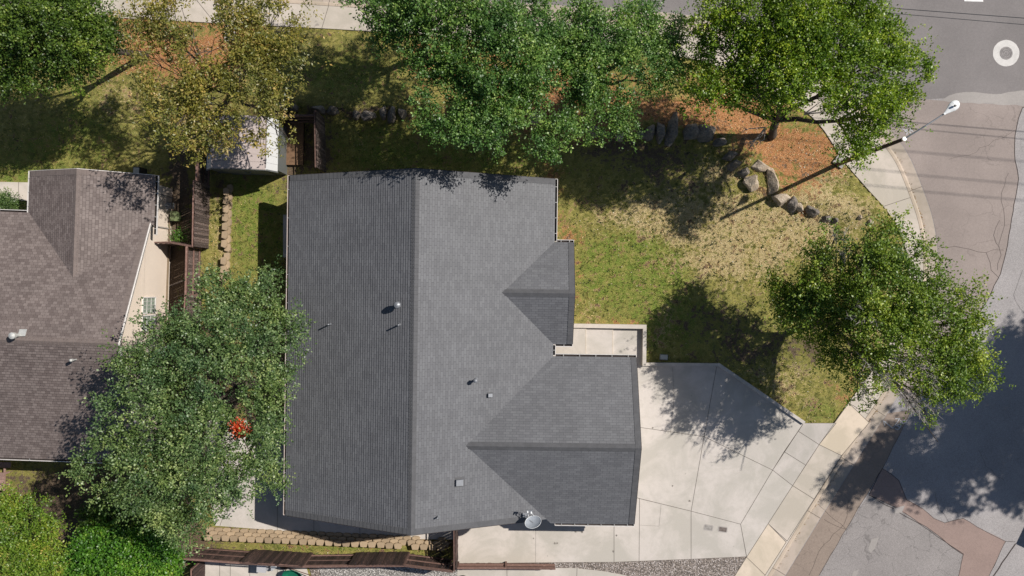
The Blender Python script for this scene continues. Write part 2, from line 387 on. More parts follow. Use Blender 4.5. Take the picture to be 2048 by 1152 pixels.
def axis(a, b, st, far):
    inner = list(np.arange(a, b + 1e-6, st)); o = [4, 10, 22, 50, 110, 250]
    return np.array([a - k for k in reversed(o)] + inner + [b + k for k in o])
xs = axis(-32, 34, 0.2, 0); ys = axis(-19, 19, 0.2, 0)
X, Y = np.meshgrid(xs, ys)
rs = np.random.RandomState(3)
lump = sum(np.sin(X * a + p) * np.sin(Y * b + q) for a, b, p, q in ((0.9, 1.3, 0, 1), (2.1, 1.7, 2, 0.4), (3.7, 4.1, 1, 2))) * 0.004
road = inpoly(X, Y, offset(EDGE, 1.05) + [(-5, -60), (400, -60), (400, 34), (-62, 34)])
walkp = inpoly(X, Y, offset(LAWN, .13) + [(-5, -60), (400, -60), (400, 34), (-62, 34)])
flat_rects = [[(1147, 640), (1300, 640), (1300, 720), (1440, 720), (1620, 840), (1500, 1120), (905, 1135), (905, 1030), (1270, 1030), (1270, 690), (1147, 690)]]
fl = np.zeros(X.shape, bool)
for q in flat_rects: fl |= inpoly(X, Y, [W(*p) for p in q])
Z = lump + bank(X, Y); Z[fl] = -0.03; Z[walkp] = -0.05; Z[road] = -0.22
def blob(px, py, rx, ry=None):
    x, y = W(px, py); rx = rx / 40; ry = (ry or rx * 40) / 40
    return np.exp(-(((X - x) / rx) ** 2 + ((Y - y) / ry) ** 2))
def acc(lst):
    a = np.zeros(X.shape)
    for q in lst: a += q[0] * blob(*q[1:])
    return np.clip(a, 0, 1)
green = acc([(.95, 1235, 510, 75, 60), (.85, 1310, 600, 60, 90), (.6, 1200, 570, 60, 60), (.75, 1330, 530, 50), (.7, 500, 470, 60, 110), (.6, 490, 400, 60, 50), (.5, 90, 320, 130, 60), (.6, 180, 240, 110, 70),
             (.6, 700, 150, 120, 60), (.7, 760, 300, 110, 60), (.5, 950, 310, 120, 40), (.5, 560, 520, 40, 80), (.45, 1400, 640, 120, 80), (.5, 1690, 390, 40, 40), (.55, 1650, 825, 40, 30), (.4, 1560, 700, 120, 80),
             (.7, 10, 350, 60, 25), (.5, 660, 1095, 200, 9), (.3, 1100, 320, 200, 60), (.5, 560, 1090, 30, 6), (.6, 690, 1096, 25, 6), (.5, 830, 1098, 20, 8)])
dry = acc([(1, 1420, 470, 110, 55), (1, 1520, 440, 110, 60), (.9, 1350, 430, 90, 30), (1, 1600, 470, 90, 50), (.8, 1640, 350, 70, 70), (.8, 1700, 420, 60, 30), (.6, 1280, 420, 80, 30), (.8, 1470, 530, 90, 50),
           (.8, 1440, 340, 60, 40), (.5, 1330, 640, 25, 60), (.6, 1560, 760, 80, 60), (.6, 440, 480, 20, 120), (.35, 1200, 450, 60, 30), (.4, 1180, 640, 30, 60), (.5, 240, 200, 60, 60), (.4, 1320, 350, 70, 50), (.7, 1760, 640, 80, 90)])
orange = acc([(1, 1550, 290, 70, 45), (1, 1640, 300, 50, 40), (.9, 1500, 240, 60, 40), (.7, 1590, 350, 70, 35), (.7, 1600, 420, 25, 12), (.9, 260, 70, 70, 50), (1, 350, 110, 110, 60), (.9, 470, 90, 60, 70), (.7, 1000, 150, 130, 60), (.8, 1150, 190, 110, 60), (.8, 850, 110, 30, 50),
              (.8, 1080, 240, 60, 40), (.9, 1180, 270, 80, 25), (.8, 1330, 220, 110, 35), (.8, 1430, 210, 60, 50), (.4, 1157, 560, 9, 80), (.6, 1140, 470, 30, 16), (.5, 1240, 645, 60, 8), (.6, 1100, 380, 25, 80), (.6, 1730, 780, 60, 40), (.35, 720, 1085, 300, 16)])
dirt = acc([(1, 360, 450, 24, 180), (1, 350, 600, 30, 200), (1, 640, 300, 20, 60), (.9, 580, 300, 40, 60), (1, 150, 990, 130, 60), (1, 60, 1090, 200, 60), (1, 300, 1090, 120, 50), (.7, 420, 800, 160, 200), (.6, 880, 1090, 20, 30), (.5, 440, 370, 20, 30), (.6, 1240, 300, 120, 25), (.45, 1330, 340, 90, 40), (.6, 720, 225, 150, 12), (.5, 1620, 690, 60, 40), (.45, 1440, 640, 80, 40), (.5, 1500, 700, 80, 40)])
me = bpy.data.meshes.new('ground'); nx, ny = len(xs), len(ys)
me.vertices.add(nx * ny); me.vertices.foreach_set('co', np.stack([X, Y, Z], -1).astype(np.float32).ravel())
ii = np.arange((nx - 1) * (ny - 1)); r_, c_ = ii // (nx - 1), ii % (nx - 1); v0 = r_ * nx + c_
F = np.stack([v0, v0 + 1, v0 + 1 + nx, v0 + nx], -1).astype(np.int32)
me.loops.add(F.size); me.loops.foreach_set('vertex_index', F.ravel()); me.polygons.add(len(F)); me.polygons.foreach_set('loop_start', np.arange(0, F.size, 4, dtype=np.int32))
me.update(calc_edges=True)
dry *= .72; orange *= .8; green = np.clip(green * 1.05, 0, 1)
at = me.attributes.new('mask', 'FLOAT_COLOR', 'POINT'); at.data.foreach_set('color', np.stack([green, dry, orange, dirt], -1).astype(np.float32).ravel())
me.polygons.foreach_set('use_smooth', np.ones(len(F), bool)); me.materials.append(M['ground'])
tag(bpy.data.objects.new('ground', me), kind='structure'); COL.objects.link(bpy.data.objects['ground'])
GX, GY = xs, ys
def gz(x, y):
    i = np.clip(np.searchsorted(GX, x), 0, nx - 1); j = np.clip(np.searchsorted(GY, y), 0, ny - 1); return Z[j, i]
def gmask(a, x, y):
    i = np.clip(np.searchsorted(GX, x), 0, nx - 1); j = np.clip(np.searchsorted(GY, y), 0, ny - 1); return a[j, i]

# ---------------------------------------------------------------- road
ZR = -0.12
def sheet(name, polys, z, mat, kind='structure', t=None):
    m = MB()
    for i, q in enumerate(polys):
        q = [W(*p) for p in q]
        if sum(q[k][0] * q[(k + 1) % len(q)][1] - q[(k + 1) % len(q)][0] * q[k][1] for k in range(len(q))) < 0: q = q[::-1]
        m.face([(x, y, z) for x, y in q], t=(t[i] if t else 0.5))
    return tag(m.build(name, mat, tint=True), kind=kind)
m = MB(); q = offset(EDGE, 0.02); q = q + [(-5, -60), (70, -60), (70, 34), (-62, 34)]
q = q[::-1]; m.face([(x, y, ZR) for x, y in q]); tag(m.build('road', M['chip']), kind='structure')
def wob(pts, a=1.2, n=5, seed=0):
    rr = random.Random(seed); out = []
    for i in range(len(pts)):
        p, q = pts[i], pts[(i + 1) % len(pts)]; out.append(p)
        L = math.hypot(q[0] - p[0], q[1] - p[1]); k = int(L / 14)
        for j in range(1, k): t = j / k; out.append((p[0] + (q[0] - p[0]) * t + rr.uniform(-a, a), p[1] + (q[1] - p[1]) * t + rr.uniform(-a, a)))
    return out
def wopen(pts, a=1.2, seed=0):
    rr = random.Random(seed); out = []
    for p, q in zip(pts[:-1], pts[1:]):
        out.append(p); L = math.hypot(q[0] - p[0], q[1] - p[1]); k = int(L / 14)
        for j in range(1, k): t = j / k; out.append((p[0] + (q[0] - p[0]) * t + rr.uniform(-a, a), p[1] + (q[1] - p[1]) * t + rr.uniform(-a, a)))
    return out + [pts[-1]]
def edge_between(i0, i1, d=0.03):
    e = offset(EDGE, d); return [(1024 + x * 40, 576 - y * 40) for x, y in e[i0:i1]]
EPX = [(1024 + x * 40, 576 - y * 40) for x, y in offset(EDGE, -0.03)]
ie = lambda py: min(range(len(EPX)), key=lambda i: abs(EPX[i][1] - py) + (0 if EPX[i][0] > 1400 else 1e4))
top = ie(200)
sheet('road_north', [[p for p in EPX[:top + 1]] + wopen([(1788, 200), (1850, 197), (1880, 196), (1960, 200), (2060, 208)], 1.5, seed=1) + [(3400, 300), (3400, -340), (-1400, -600)]], ZR + 0.004, M['asph'])
sheet('road_light_band', [wob([(1885, 200), (1900, 190), (1935, 183), (1990, 187), (2060, 180), (2060, 211), (1990, 207), (1930, 205)], 2, seed=4)], ZR + 0.008, M['palepatch'])
i2 = ie(780)
east = [(2075, 209), (2048, 214), (2040, 235), (2033, 270), (2033, 320), (2040, 357), (2034, 395), (2026, 437), (2018, 490), (2004, 547), (1999, 557), (1978, 600), (1956, 637), (1915, 705), (1872, 765), (1815, 815)]
sheet('road_red', [EPX[top:i2 + 1] + wopen(east[::-1], 1.0, seed=2) + [(1990, 207), (1900, 202), (1850, 197)]], ZR + 0.006, M['red'])
i3, i4 = ie(827), ie(1400)
stripe = EPX[i3:i4 + 1]
inner = [(1490, 1400), (1640, 1152), (1694, 1060), (1727, 1004), (1767, 938), (1803, 867), (1825, 820)]
sheet('road_edge_strip', [stripe + wopen(inner, 0.8, seed=3)], ZR + 0.0045, M['strip'])
tp = [(1740, 991), (1767, 938), (1800, 962), (1815, 1000), (1847, 1018), (1870, 1038), (1892, 1047), (1929, 1038), (1970, 1062), (2014, 1084), (1998, 1118), (1978, 1160), (1918, 1160), (1929, 1111), (1900, 1091), (1870, 1066), (1825, 1036), (1790, 1014)]
sheet('road_patch', [wob(tp, 0.8, seed=5)], ZR + 0.008, M['pinkpatch'])
sheet('road_south', [wob([(1740, 991), (1790, 1014), (1825, 1036), (1900, 1091), (1929, 1111), (1918, 1160), (1880, 1230), (1600, 1230), (1640, 1152), (1694, 1060)], 0.8, seed=6)], ZR + 0.0065, M['asph_s'])
# tar seams
def ribbon(m, pts, w, z, rr=None, t=0.5, mi=0):
    P = [Vector(p) for p in pts]
    for i in range(len(P) - 1):
        d = (P[i + 1] - P[i])
        if d.length < 1e-6: continue
        d.normalize(); n = Vector((-d.y, d.x)) * w / 2; a = P[i] - d * w * 0.2; b = P[i + 1] + d * w * 0.2
        zz = z + 0.00002 * (i % 7)
        m.face([(*(a - n), zz), (*(b - n), zz), (*(b + n), zz), (*(a + n), zz)], mi, t=t)
m = MB()
for s_, w_ in ((east, .035), (tp + [tp[0]], .022), ([(2034, 1089), (1991, 1152), (1960, 1200)], .05), (inner[1:], .015), ([(1740, 991), (1850, 1055), (1930, 1110)], .03), ([(2033, 1085), (2014, 1084)], .02), ([(1640, 1012), (1694, 1060)], .01)):
    ribbon(m, [W(*p) for p in wopen(s_, 1.1, seed=9)], w_, ZR + 0.011)
def crack(pts, w=.018, seed=1, a=3.5): ribbon(m, [W(*p) for p in wopen(pts, a, seed=seed)] , w * .65, ZR + 0.0125)
crack([(1880, 492), (1925, 495), (1975, 505), (2010, 500)], .02, 1); crack([(1975, 505), (1985, 540), (2000, 555)], .018, 2); crack([(2002, 440), (1990, 470), (2005, 510), (1998, 540)], .018, 3)
crack([(2020, 345), (2005, 400), (2012, 450), (2000, 490)], .015, 4); crack([(2035, 258), (1990, 280), (1940, 310), (1900, 318)], .014, 5); crack([(1960, 900), (1975, 935), (2010, 960)], .012, 6)
crack([(1872, 985), (1880, 1020), (1900, 1046)], .015, 7); crack([(1900, 700), (1940, 660), (1990, 640)], .01, 8); crack([(1700, 1000), (1690, 1050), (1650, 1090), (1620, 1152)], .012, 11)
crack([(2048, 540), (2030, 590), (2060, 640)], .012, 12); crack([(1650, 1040), (1694, 1060)], .015, 13)
tag(m.build('road_seam', M['seal']), kind='structure')

# gutter and kerb: profile swept along the road edge
m = MB(); prof = [(0.0, ZR + 0.012), (-0.52, ZR - 0.005), (-0.60, -0.03), (-0.66, 0.004), (-0.80, 0.008)]
lines = [offset(EDGE, -0.0 + d * -1 if False else d) for d, z in prof]
# offset(+)=right of travel; travel west->east then south, so the yard lies to the right
lines = [offset(EDGE, -d) for d, z in prof]
for a in range(len(prof) - 1):
    for i in range(len(EDGE) - 1):
        A, B, C, D = lines[a][i], lines[a][i + 1], lines[a + 1][i + 1], lines[a + 1][i]
        m.face([(*A, prof[a][1]), (*B, prof[a][1]), (*C, prof[a + 1][1]), (*D, prof[a + 1][1])], 0, t=(0.42 if a < 2 else 0.75))
cum = 0
for i in range(1, len(EDGE)):
    L = math.dist(EDGE[i], EDGE[i - 1]); cum += L
    if cum > 2.9:
        cum = 0
        for a in range(len(prof) - 1):
            p, q = Vector(lines[a][i]), Vector(lines[a + 1][i]); d = Vector(EDGE[i]) - Vector(EDGE[i - 1]); d.normalize(); d *= 0.011
            z0, z1 = prof[a][1] + .004, prof[a + 1][1] + .004
            m.face([(*(p - d), z0), (*(p + d), z0), (*(q + d), z1), (*(q - d), z1)], 1)
tag(m.build('gutter', [M['gutter'], M['joint']], tint=True), kind='structure')

# sidewalk
back = offset(EDGE, 0.80)
m = MB(); m.face([(x, y, 0.012) for x, y in (back + LAWN[::-1])]); 
for i in range(len(LAWN) - 1):
    a, b = LAWN[i], LAWN[i + 1]; m.face([(*a, -0.08), (*b, -0.08), (*b, 0.012), (*a, 0.012)])
def groove(m, a, b, w=.022, z=0.017): ribbon(m, [a, b], w, z, mi=1)
jn = [(1400, 122), (1330, 113), (1240, 104), (1150, 97), (1050, 88), (950, 80), (850, 71), (735, 62), (644, 56), (540, 51), (430, 46), (320, 40), (215, 34), (110, 28), (1500, 160), (1590, 210), (1640, 252), (1690, 326), (1766, 413), (1812, 500), (1800, 640), (1740, 750), (1697, 806)]
for p in jn:
    a = Vector(W(*p)); b = Vector(min(back, key=lambda q: (Vector(q) - a).length)); groove(m, a, b)
ribbon(m, [tuple((Vector(p))) for p in offset(EDGE, 0.79)][::2], .012, .0165, mi=1)
tag(m.build('sidewalk', [M['walk'], M['joint']], tint=True), kind='structure')

# driveway: panels with tooled joints
panels = [([(1240, 725), (1433, 733), (1408, 873), (1282, 855), (1240, 850)], .5), ([(1433, 733), (1440, 733), (1607, 846), (1545, 940), (1408, 873)], .45),
          ([(1240, 850), (1282, 855), (1408, 873), (1382, 1022), (1280, 997), (1240, 985)], .52), ([(1408, 873), (1545, 940), (1481, 1048), (1382, 1022)], .48),
          ([(1279, 997), (1382, 1022), (1382, 1118), (1278, 1122)], .54), ([(1382, 1022), (1481, 1048), (1493, 1113), (1382, 1118)], .47),
          ([(1228, 985), (1240, 985), (1279, 997), (1278, 1122), (1228, 1124)], .55), ([(1072, 985), (1228, 985), (1228, 1124), (1071, 1125)], .56), ([(912, 985), (1072, 985), (1071, 1125), (916, 1127)], .6),
          ([(1607, 846), (1672, 846), (1638, 889), (1596, 862)], .22), ([(1596, 862), (1638, 889), (1611, 930), (1568, 903)], .3), ([(1568, 903), (1611, 930), (1585, 971), (1545, 940)], .38), ([(1545, 940), (1585, 971), (1536, 1047), (1493, 1114), (1481, 1048)], .5)]
m = MB()
for q, t in panels: m.prism([W(*p) for p in q], -0.05, 0.022, 0, t)
seen = set()
for q, t in panels:
    for i in range(len(q)):
        a, b = q[i], q[(i + 1) % len(q)]
        if (b, a) in seen or (a, b) in seen: continue
        seen.add((a, b))
        if a[0] <= 1240 and b[0] <= 1240 and a[0] != b[0] and min(a[1], b[1]) < 990: continue
        groove(m, W(*a), W(*b), .02, .0262 + 0.0001 * (len(seen) % 9))
for a, b in (((1345, 735), (1348, 795)), ((1348, 795), (1341, 866)), ((1072, 985), (1071, 1125)), ((1322, 1009), (1318, 1052)), ((1318, 1052), (1280, 1050))):
    groove(m, W(*a), W(*b), .008, .0275)
tag(m.build('driveway', [M['drive'], M['joint']], tint=True), kind='structure')
apr = [([(1638, 889), (1697, 806), (1738, 845), (1683, 911)], .95), ([(1638, 889), (1683, 911), (1628, 998), (1585, 971)], .42), ([(1585, 971), (1628, 998), (1574, 1082), (1536, 1047)], .45), ([(1536, 1047), (1572, 1084), (1530, 1150), (1493, 1114)], .9), ([(1493, 1114), (1530, 1150), (1470, 1245), (1420, 1230)], .85)]
m = MB()
for q, t in apr:
    m.face([(*W(*p), .0165 + .0003) for p in q][::-1], 0, t=t)
    for i in range(4): groove(m, W(*q[i]), W(*q[(i + 1) % 4]), .02, .0222 + .0001 * i)
tag(m.build('sidewalk_apron', [M['walk'], M['joint']], tint=True), kind='structure')

# entry path beside the grey house: three shallow steps
m = MB()
for q, z, t in (([(1060, 655), (1172, 655), (1172, 745), (1060, 745)], .20, .56), ([(1172, 655), (1226, 655), (1226, 745), (1172, 745)], .11, .5), ([(1226, 655), (1284, 655), (1284, 735), (1226, 735)], .03, .5)):
    m.prism([W(*p) for p in q], -0.05, z, 0, t)
for x, z in ((1172, .206), (1226, .116)): ribbon(m, [W(x - 1, 656), W(x - 1, 745)], .045, z, t=.95)
tag(m.build('entry_path', [M['drive']], tint=True), kind='structure')
# rear patio, landing, north-west slab
m = MB()
m.prism([W(*p) for p in [(390, 840), (640, 840), (915, 1000), (915, 1079), (830, 1078), (720, 1073), (560, 1061), (430, 1051)]], -.05, .025, 0, .52)
for a, b in (((555, 1000), (555, 1061)), ((628, 1000), (628, 1066)), ((480, 940), (440, 1052)), ((720, 1000), (720, 1073)), ((390, 960), (640, 960))): groove(m, W(*a), W(*b), .02, .03)
tag(m.build('patio', [M['drive'], M['joint']], tint=True), kind='structure')
m = MB(); m.prism([W(*p) for p in [(-200, 362), (-100, 362), (110, 366), (110, 402), (-200, 402)]], -.05, .03, 0, .7)
groove(m, W(38, 364), W(38, 402), .02, .035)
tag(m.build('neighbour_patio', [M['drive'], M['joint']], tint=True), kind='structure')
m = MB(); m.prism([W(*p) for p in [(404, 1121), (612, 1130), (640, 1240), (404, 1240)]], -.05, .03, 0, .62)
for a, b in (((440, 1122), (440, 1240)), ((461, 1123), (461, 1240)), ((500, 1125), (500, 1240)), ((555, 1128), (555, 1240))): groove(m, W(*a), W(*b), .02, .035)
m.prism([W(*p) for p in [(915, 1134), (1150, 1136), (1200, 1141), (1250, 1150), (1300, 1170), (1400, 1260), (915, 1260)]], -.05, .03, 0, .56)
for a, b in (((1014, 1136), (1014, 1240)), ((1154, 1137), (1150, 1240))): groove(m, W(*a), W(*b), .02, .035)
tag(m.build('south_patio', [M['drive'], M['joint']], tint=True), kind='structure')
sheet('gravel_bed', [[(612, 1118), (905, 1124), (1110, 1122), (1493, 1113), (1440, 1200), (1300, 1200), (905, 1200), (640, 1200)]], 0.018, M['gravel'])
sheet('white_gravel_bed', [wob([(640, 1124), (905, 1128), (960, 1150), (930, 1200), (645, 1200)], 1, seed=8)], 0.026, M['gravel_w'])
# low concrete walls that edge the path and the driveway
m = MB()
def wallseg(m, a, b, w, z0, z1, t=.55):
    a, b = Vector(W(*a)), Vector(W(*b)); d = (b - a).normalized(); n = Vector((-d.y, d.x)) * w / 2
    m.prism([tuple(a - n), tuple(b - n), tuple(b + n), tuple(a + n)], z0, z1, 0, t)
wallseg(m, (1120, 650.5), (1291, 653), .2, -.1, .33, .72); wallseg(m, (1287.5, 657), (1286.5, 731), .18, -.1, .331, .62)
tag(m.build('garden_wall', [M['curbwall']], tint=True), 'low pale concrete wall cornering around the stepped entry path by the lawn', 'wall')
m = MB(); wallseg(m, (1291, 728), (1438, 729.5), .16, -.1, .16, .66)
a, b = W(1438, 725), W(1610, 843)
wallseg(m, (1435, 728), (1607, 845), .16, -.1, .162, .5)
tag(m.build('edging_wall', [M['curbwall']], tint=True), 'low concrete kerb wall bending along the lawn edge of the driveway', 'wall')

# manhole
e = empty('manhole', (*W(2015, 105), ZR + .004), 0, 'round iron manhole cover inside a broad white ring on the grey street', 'manhole')
def disc(m, r, z, n=40, rr=0, m_=0, cx=0, cy=0):
    m.face([(cx + math.cos(i * 2 * math.pi / n) * (r + random.uniform(-rr, rr)), cy + math.sin(i * 2 * math.pi / n) * (r + random.uniform(-rr, rr)), z) for i in range(n)], m_)
random.seed(5)
m = MB(); disc(m, .665, .006, 36, .008); m.build('collar', M['collar'], e)
m = MB(); disc(m, .325, .011, 36)
c = m.build('cover', M['iron'], e)
IW = surf('iron_worn', (0.38, 0.35, 0.34), .3, 4, 30, .6, .3)
for r in (.30, .2, .1):
    m = MB(); n = 30
    for i in range(n):
        a0, a1 = i * 2 * math.pi / n, (i + 1) * 2 * math.pi / n
        m.face([(math.cos(a0) * r, math.sin(a0) * r, .016), (math.cos(a1) * r, math.sin(a1) * r, .016), (math.cos(a1) * (r - .02), math.sin(a1) * (r - .02), .016), (math.cos(a0) * (r - .02), math.sin(a0) * (r - .02), .016)][::-1])
    m.build('raised_ring', IW, c)

# spray marks on the asphalt and the white bar at the top of the frame
def strokes(name, ST, sc, ox, oy, label, w=.045):
    m = MB()
    for k, s_ in enumerate(ST):
        ribbon(m, [W(ox + x / sc, oy + y / sc) for x, y in s_], w, ZR + .0145 + .0003 * k)
    return tag(m.build(name, M['spray']), label, 'road marking')
strokes('survey_mark', [[(345, 495), (550, 660), (625, 560), (700, 440)], [(335, 490), (362, 595)], [(330, 490), (400, 520)], [(605, 440), (715, 440)],
        [(600, 665), (650, 692), (695, 670), (700, 630), (640, 600), (625, 598)], [(668, 560), (660, 590), (700, 560), (735, 590), (725, 640), (690, 620)], [(715, 480), (760, 500), (775, 560), (720, 600)], [(780, 485), (885, 492)], [(715, 530), (780, 545)], [(790, 545), (880, 525)]],
        11.52, 1740, 800, 'white sprayed arrow and letters USA on the asphalt by the driveway gutter')
strokes('survey_mark', [[(155, 665), (205, 625), (262, 592), (288, 620)], [(365, 590), (445, 665)], [(372, 825), (370, 800), (400, 775), (445, 768), (458, 800)], [(455, 700), (510, 765)], [(470, 680), (430, 720), (500, 750)], [(350, 770), (330, 735), (370, 715), (395, 740), (360, 750)], [(285, 700), (330, 722)]],
        10.47, 1780, 190, 'white sprayed arrow and letters on brown asphalt under the street lamp arm')
sheet('painted_bar', [[(1931, -14), (1969, -12), (1969, 2), (1931, 1)]], ZR + .012, M['white'])
tag(bpy.data.objects['painted_bar'], kind='structure')
sheet('road_stain', [wob([(1745, 1080), (1760, 1076), (1752, 1098), (1743, 1108), (1738, 1100)], 2, seed=12), wob([(1708, 1145), (1720, 1140), (1712, 1160), (1702, 1165)], 2, seed=13), wob([(1790, 1018), (1812, 1012), (1806, 1026), (1792, 1028)], 2, seed=14)], ZR + .0125, M['palepatch'])

rr = random.Random(44); m = MB()
for k in range(26):
    px, py = rr.choice([(rr.uniform(1290, 1480), rr.uniform(880, 1100)), (rr.uniform(1000, 1270), rr.uniform(1060, 1120)), (rr.uniform(1560, 1720), rr.uniform(900, 1100)), (rr.uniform(1300, 1420), rr.uniform(745, 860))])
    if not inpoly(np.array([W(px, py)[0]]), np.array([W(px, py)[1]]), [W(*p) for p in [(920, 1060), (1282, 1060), (1282, 735), (1433, 735), (1600, 846), (1536, 960), (1485, 1060), (1490, 1110), (920, 1120)]])[0]: continue
    x, y = W(px, py); r = rr.uniform(.015, .06); n = 9
    m.face([(x + math.cos(a * 2 * math.pi / n) * r * rr.uniform(.6, 1.2), y + math.sin(a * 2 * math.pi / n) * r * rr.uniform(.6, 1.2), .0283 + k * .0001) for a in range(n)])
tag(m.build('driveway_spots', surf('oil_spot', (.30, .27, .235), .3, 5, 30, .9, 0)), kind='structure')
# utility covers in the driveway, box on the lawn
for (px, py, col, lab) in ((1417, 1055, (0.42, 0.39, 0.36), 'pale rectangular utility lid sunk in the driveway, left one of the pair'), (1445.5, 1058.5, (0.22, 0.18, 0.16), 'brown metal utility lid sunk in the driveway, right one of the pair')):
    e = empty('utility_cover', (*W(px, py), .026), R(-8), lab, 'utility cover', 'meter lids in the driveway')
    m = MB(); w, d = (.235, .15)
    m.prism([(-w + .05, -d), (w - .05, -d), (w, -d + .05), (w, d - .05), (w - .05, d), (-w + .05, d), (-w, d - .05), (-w, -d + .05)], -.02, .006); m.build('frame', M['curbwall'], e)
    m = MB(); m.box((0, 0, .006), (.37, .21, .012)); 
    for k in range(5): m.box((-.14 + k * .07, 0, .0135), (.02, .17, .005))
    m.build('lid', surf('lid' + lab[:4], col, .35, 5, 30, .8, .4), e)
e = empty('lawn_box', (*W(1327, 714), .01), R(-4), 'small pale rectangular valve box in the grass beside the driveway wall', 'valve box')
m = MB(); m.box((0, 0, .04), (.4, .27, .1)); m.build('rim', surf('valve_rim', (.30, .31, .28), .2), e)
m = MB(); m.box((0, 0, .095), (.34, .21, .02)); m.build('lid', surf('valve_lid', (.5, .5, .46), .2), e)

# ---------------------------------------------------------------- houses
def clip(poly, ax, lo, hi):
    def half(P, s, lim):
        out = []
        for i in range(len(P)):
            a, b = P[i], P[(i + 1) % len(P)]; fa, fb = s * (a[ax] - lim), s * (b[ax] - lim)
            if fa >= 0: out.append(a)
            if (fa > 0 and fb < 0) or (fa < 0 and fb > 0):
                t = fa / (fa - fb); out.append(tuple(a[k] + (b[k] - a[k]) * t for k in (0, 1)))
        return out
    P = half(poly, 1, lo)
    return half(P, -1, hi) if len(P) > 2 else P
def slope(m, poly, eave_pt, updir, pitch, h0, e=.12, thick=.013, mi=0, jit=.0, sd=0):
    """poly: plan points (local). u along eave, s up the slope. stepped courses."""
    ux, uy = updir; L = math.sqrt(1 + pitch * pitch)
    q = []
    for x, y in poly:
        s = ((x - eave_pt[0]) * ux + (y - eave_pt[1]) * uy) * L; u = -(x - eave_pt[0]) * uy + (y - eave_pt[1]) * ux
        q.append((u, s))
    s0 = min(p[1] for p in q); s1 = max(p[1] for p in q)
    nrm = Vector((-ux * pitch, -uy * pitch, 1)).normalized()
    def P3(u, s, off):
        pl = s / L; x = eave_pt[0] + ux * pl - uy * u; y = eave_pt[1] + uy * pl + ux * u
        return Vector((x, y, h0 + pl * pitch)) + nrm * off
    k = math.floor(s0 / e); rr = random.Random(sd)
    while k * e < s1:
        lo, hi = k * e, (k + 1) * e
        c = clip(q, 1, lo, hi)
        if len(c) > 2:
            pts = []; uvs = []
            ar = sum(c[i][0] * c[(i + 1) % len(c)][1] - c[(i + 1) % len(c)][0] * c[i][1] for i in range(len(c)))
            if ar < 0: c = c[::-1]
            for u, s in c:
                pts.append(P3(u, s, .02 + thick * (1 - (s - lo) / e) + .002)); uvs.append((u + 50, s + 50 * e))
            m.face(pts, mi, uvs)
            us = [u for u, s in c if abs(s - lo) < 1e-5]
            if len(us) >= 2:
                a, b = min(us), max(us)
                m.face([P3(a, lo, .018), P3(b, lo, .018), P3(b, lo, .022 + thick), P3(a, lo, .022 + thick)], mi, [(a + 50, lo + 50 * e - .01)] * 4)
        k += 1
    # underside
    und = [P3(u, s, -.06) for u, s in q]; m.face(und[::-1], 1)
    top = [P3(u, s, .02) for u, s in q]
    for i in range(len(q)):
        j = (i + 1) % len(q); m.face([und[i], und[j], top[j], top[i]], 1)
def capline(m, a, b, up_l, w=.15, st=.16, pitch=.43):
    """overlapping ridge caps from a to b (3d)"""
    a, b = Vector(a), Vector(b); L = (b - a).length; d = (b - a) / L; n = int(L / st)
    side = Vector((-d.y, d.x, 0)).normalized()
    for k in range(n):
        p = a + d * (k * L / n); q = a + d * ((k + 1.15) * L / n); rz = .052; rq = .036
        for s in (-1, 1):
            o = side * s * w; dz = Vector((0, 0, -pitch * w))
            P = [p + Vector((0, 0, rz)), p + o + dz + Vector((0, 0, rz)), q + o + dz + Vector((0, 0, rq)), q + Vector((0, 0, rq))]
            m.face(P if s < 0 else P[::-1])
        m.face([p + side * w + Vector((0, 0, -pitch * w + rz - .02)), p + side * w + Vector((0, 0, -pitch * w + rz)), p + Vector((0, 0, rz)), p - side * w + Vector((0, 0, -pitch * w + rz)), p - side * w + Vector((0, 0, -pitch * w + rz - .02)), p + Vector((0, 0, rz - .02))])
def rakestrip(m, a, b, inward, w=.26, lift=.045):
    """strip of shingles lying along a gable edge; a,b 3d, inward 3d unit (horizontal)"""
    a, b = Vector(a), Vector(b); n = int((b - a).length / .2); d = (b - a)
    for k in range(n):
        p = a + d * (k / n); q = a + d * ((k + 1) / n); z0 = Vector((0, 0, lift + .012)); z1 = Vector((0, 0, lift)); i = Vector(inward) * w
        lo, hi = (z0, z1) if a.z < b.z else (z1, z0)
        P = [p + lo, q + hi, q + hi + i, p + lo + i]
        if (P[1] - P[0]).cross(P[2] - P[0]).z < 0: P = P[::-1]
        m.face(P, 0)
    z = Vector((0, 0, .05)); zz = Vector((0, 0, -.16)); o = -Vector(inward) * .02
    m.face([a + z + o, b + z + o, b + zz + o, a + zz + o], 1); m.face([a + z + o, a + zz + o, b + zz + o, b + z + o], 1)
    m.face([a + z + o, b + z + o, b + z, a + z], 1)
def gutter(par, a, b, z, out, mats, w=.105, nstrap=5, name='gutter'):
    a, b, o = Vector(a), Vector(b), Vector(out); m = MB(); rz = math.atan2((b - a).y, (b - a).x); L = (b - a).length; c = (a + b) / 2
    def bx(off, zz, th, hh, mi): 
        q = c + o * off; m.box((q.x, q.y, zz), (L, th, hh), rz, mi)
    bx(w / 2 + .01, z - .10, w, .012, 1); bx(w + .012, z - .05, .026, .11, 0); bx(.006, z - .06, .010, .09, 1)
    for e_ in (a, b): m.box((*(e_ + o * (w / 2 + .01)), z - .055), (.02, w, .10), rz, 0)
    g = m.build(name, mats, par)
    for k in range(nstrap):
        t = (k + .5) / nstrap; q = a + (b - a) * t + o * (w / 2); s_ = MB(); s_.box((q.x, q.y, z + .006), (.022, w + .03, .012), rz); s_.build('strap', M['vent_w'], g)

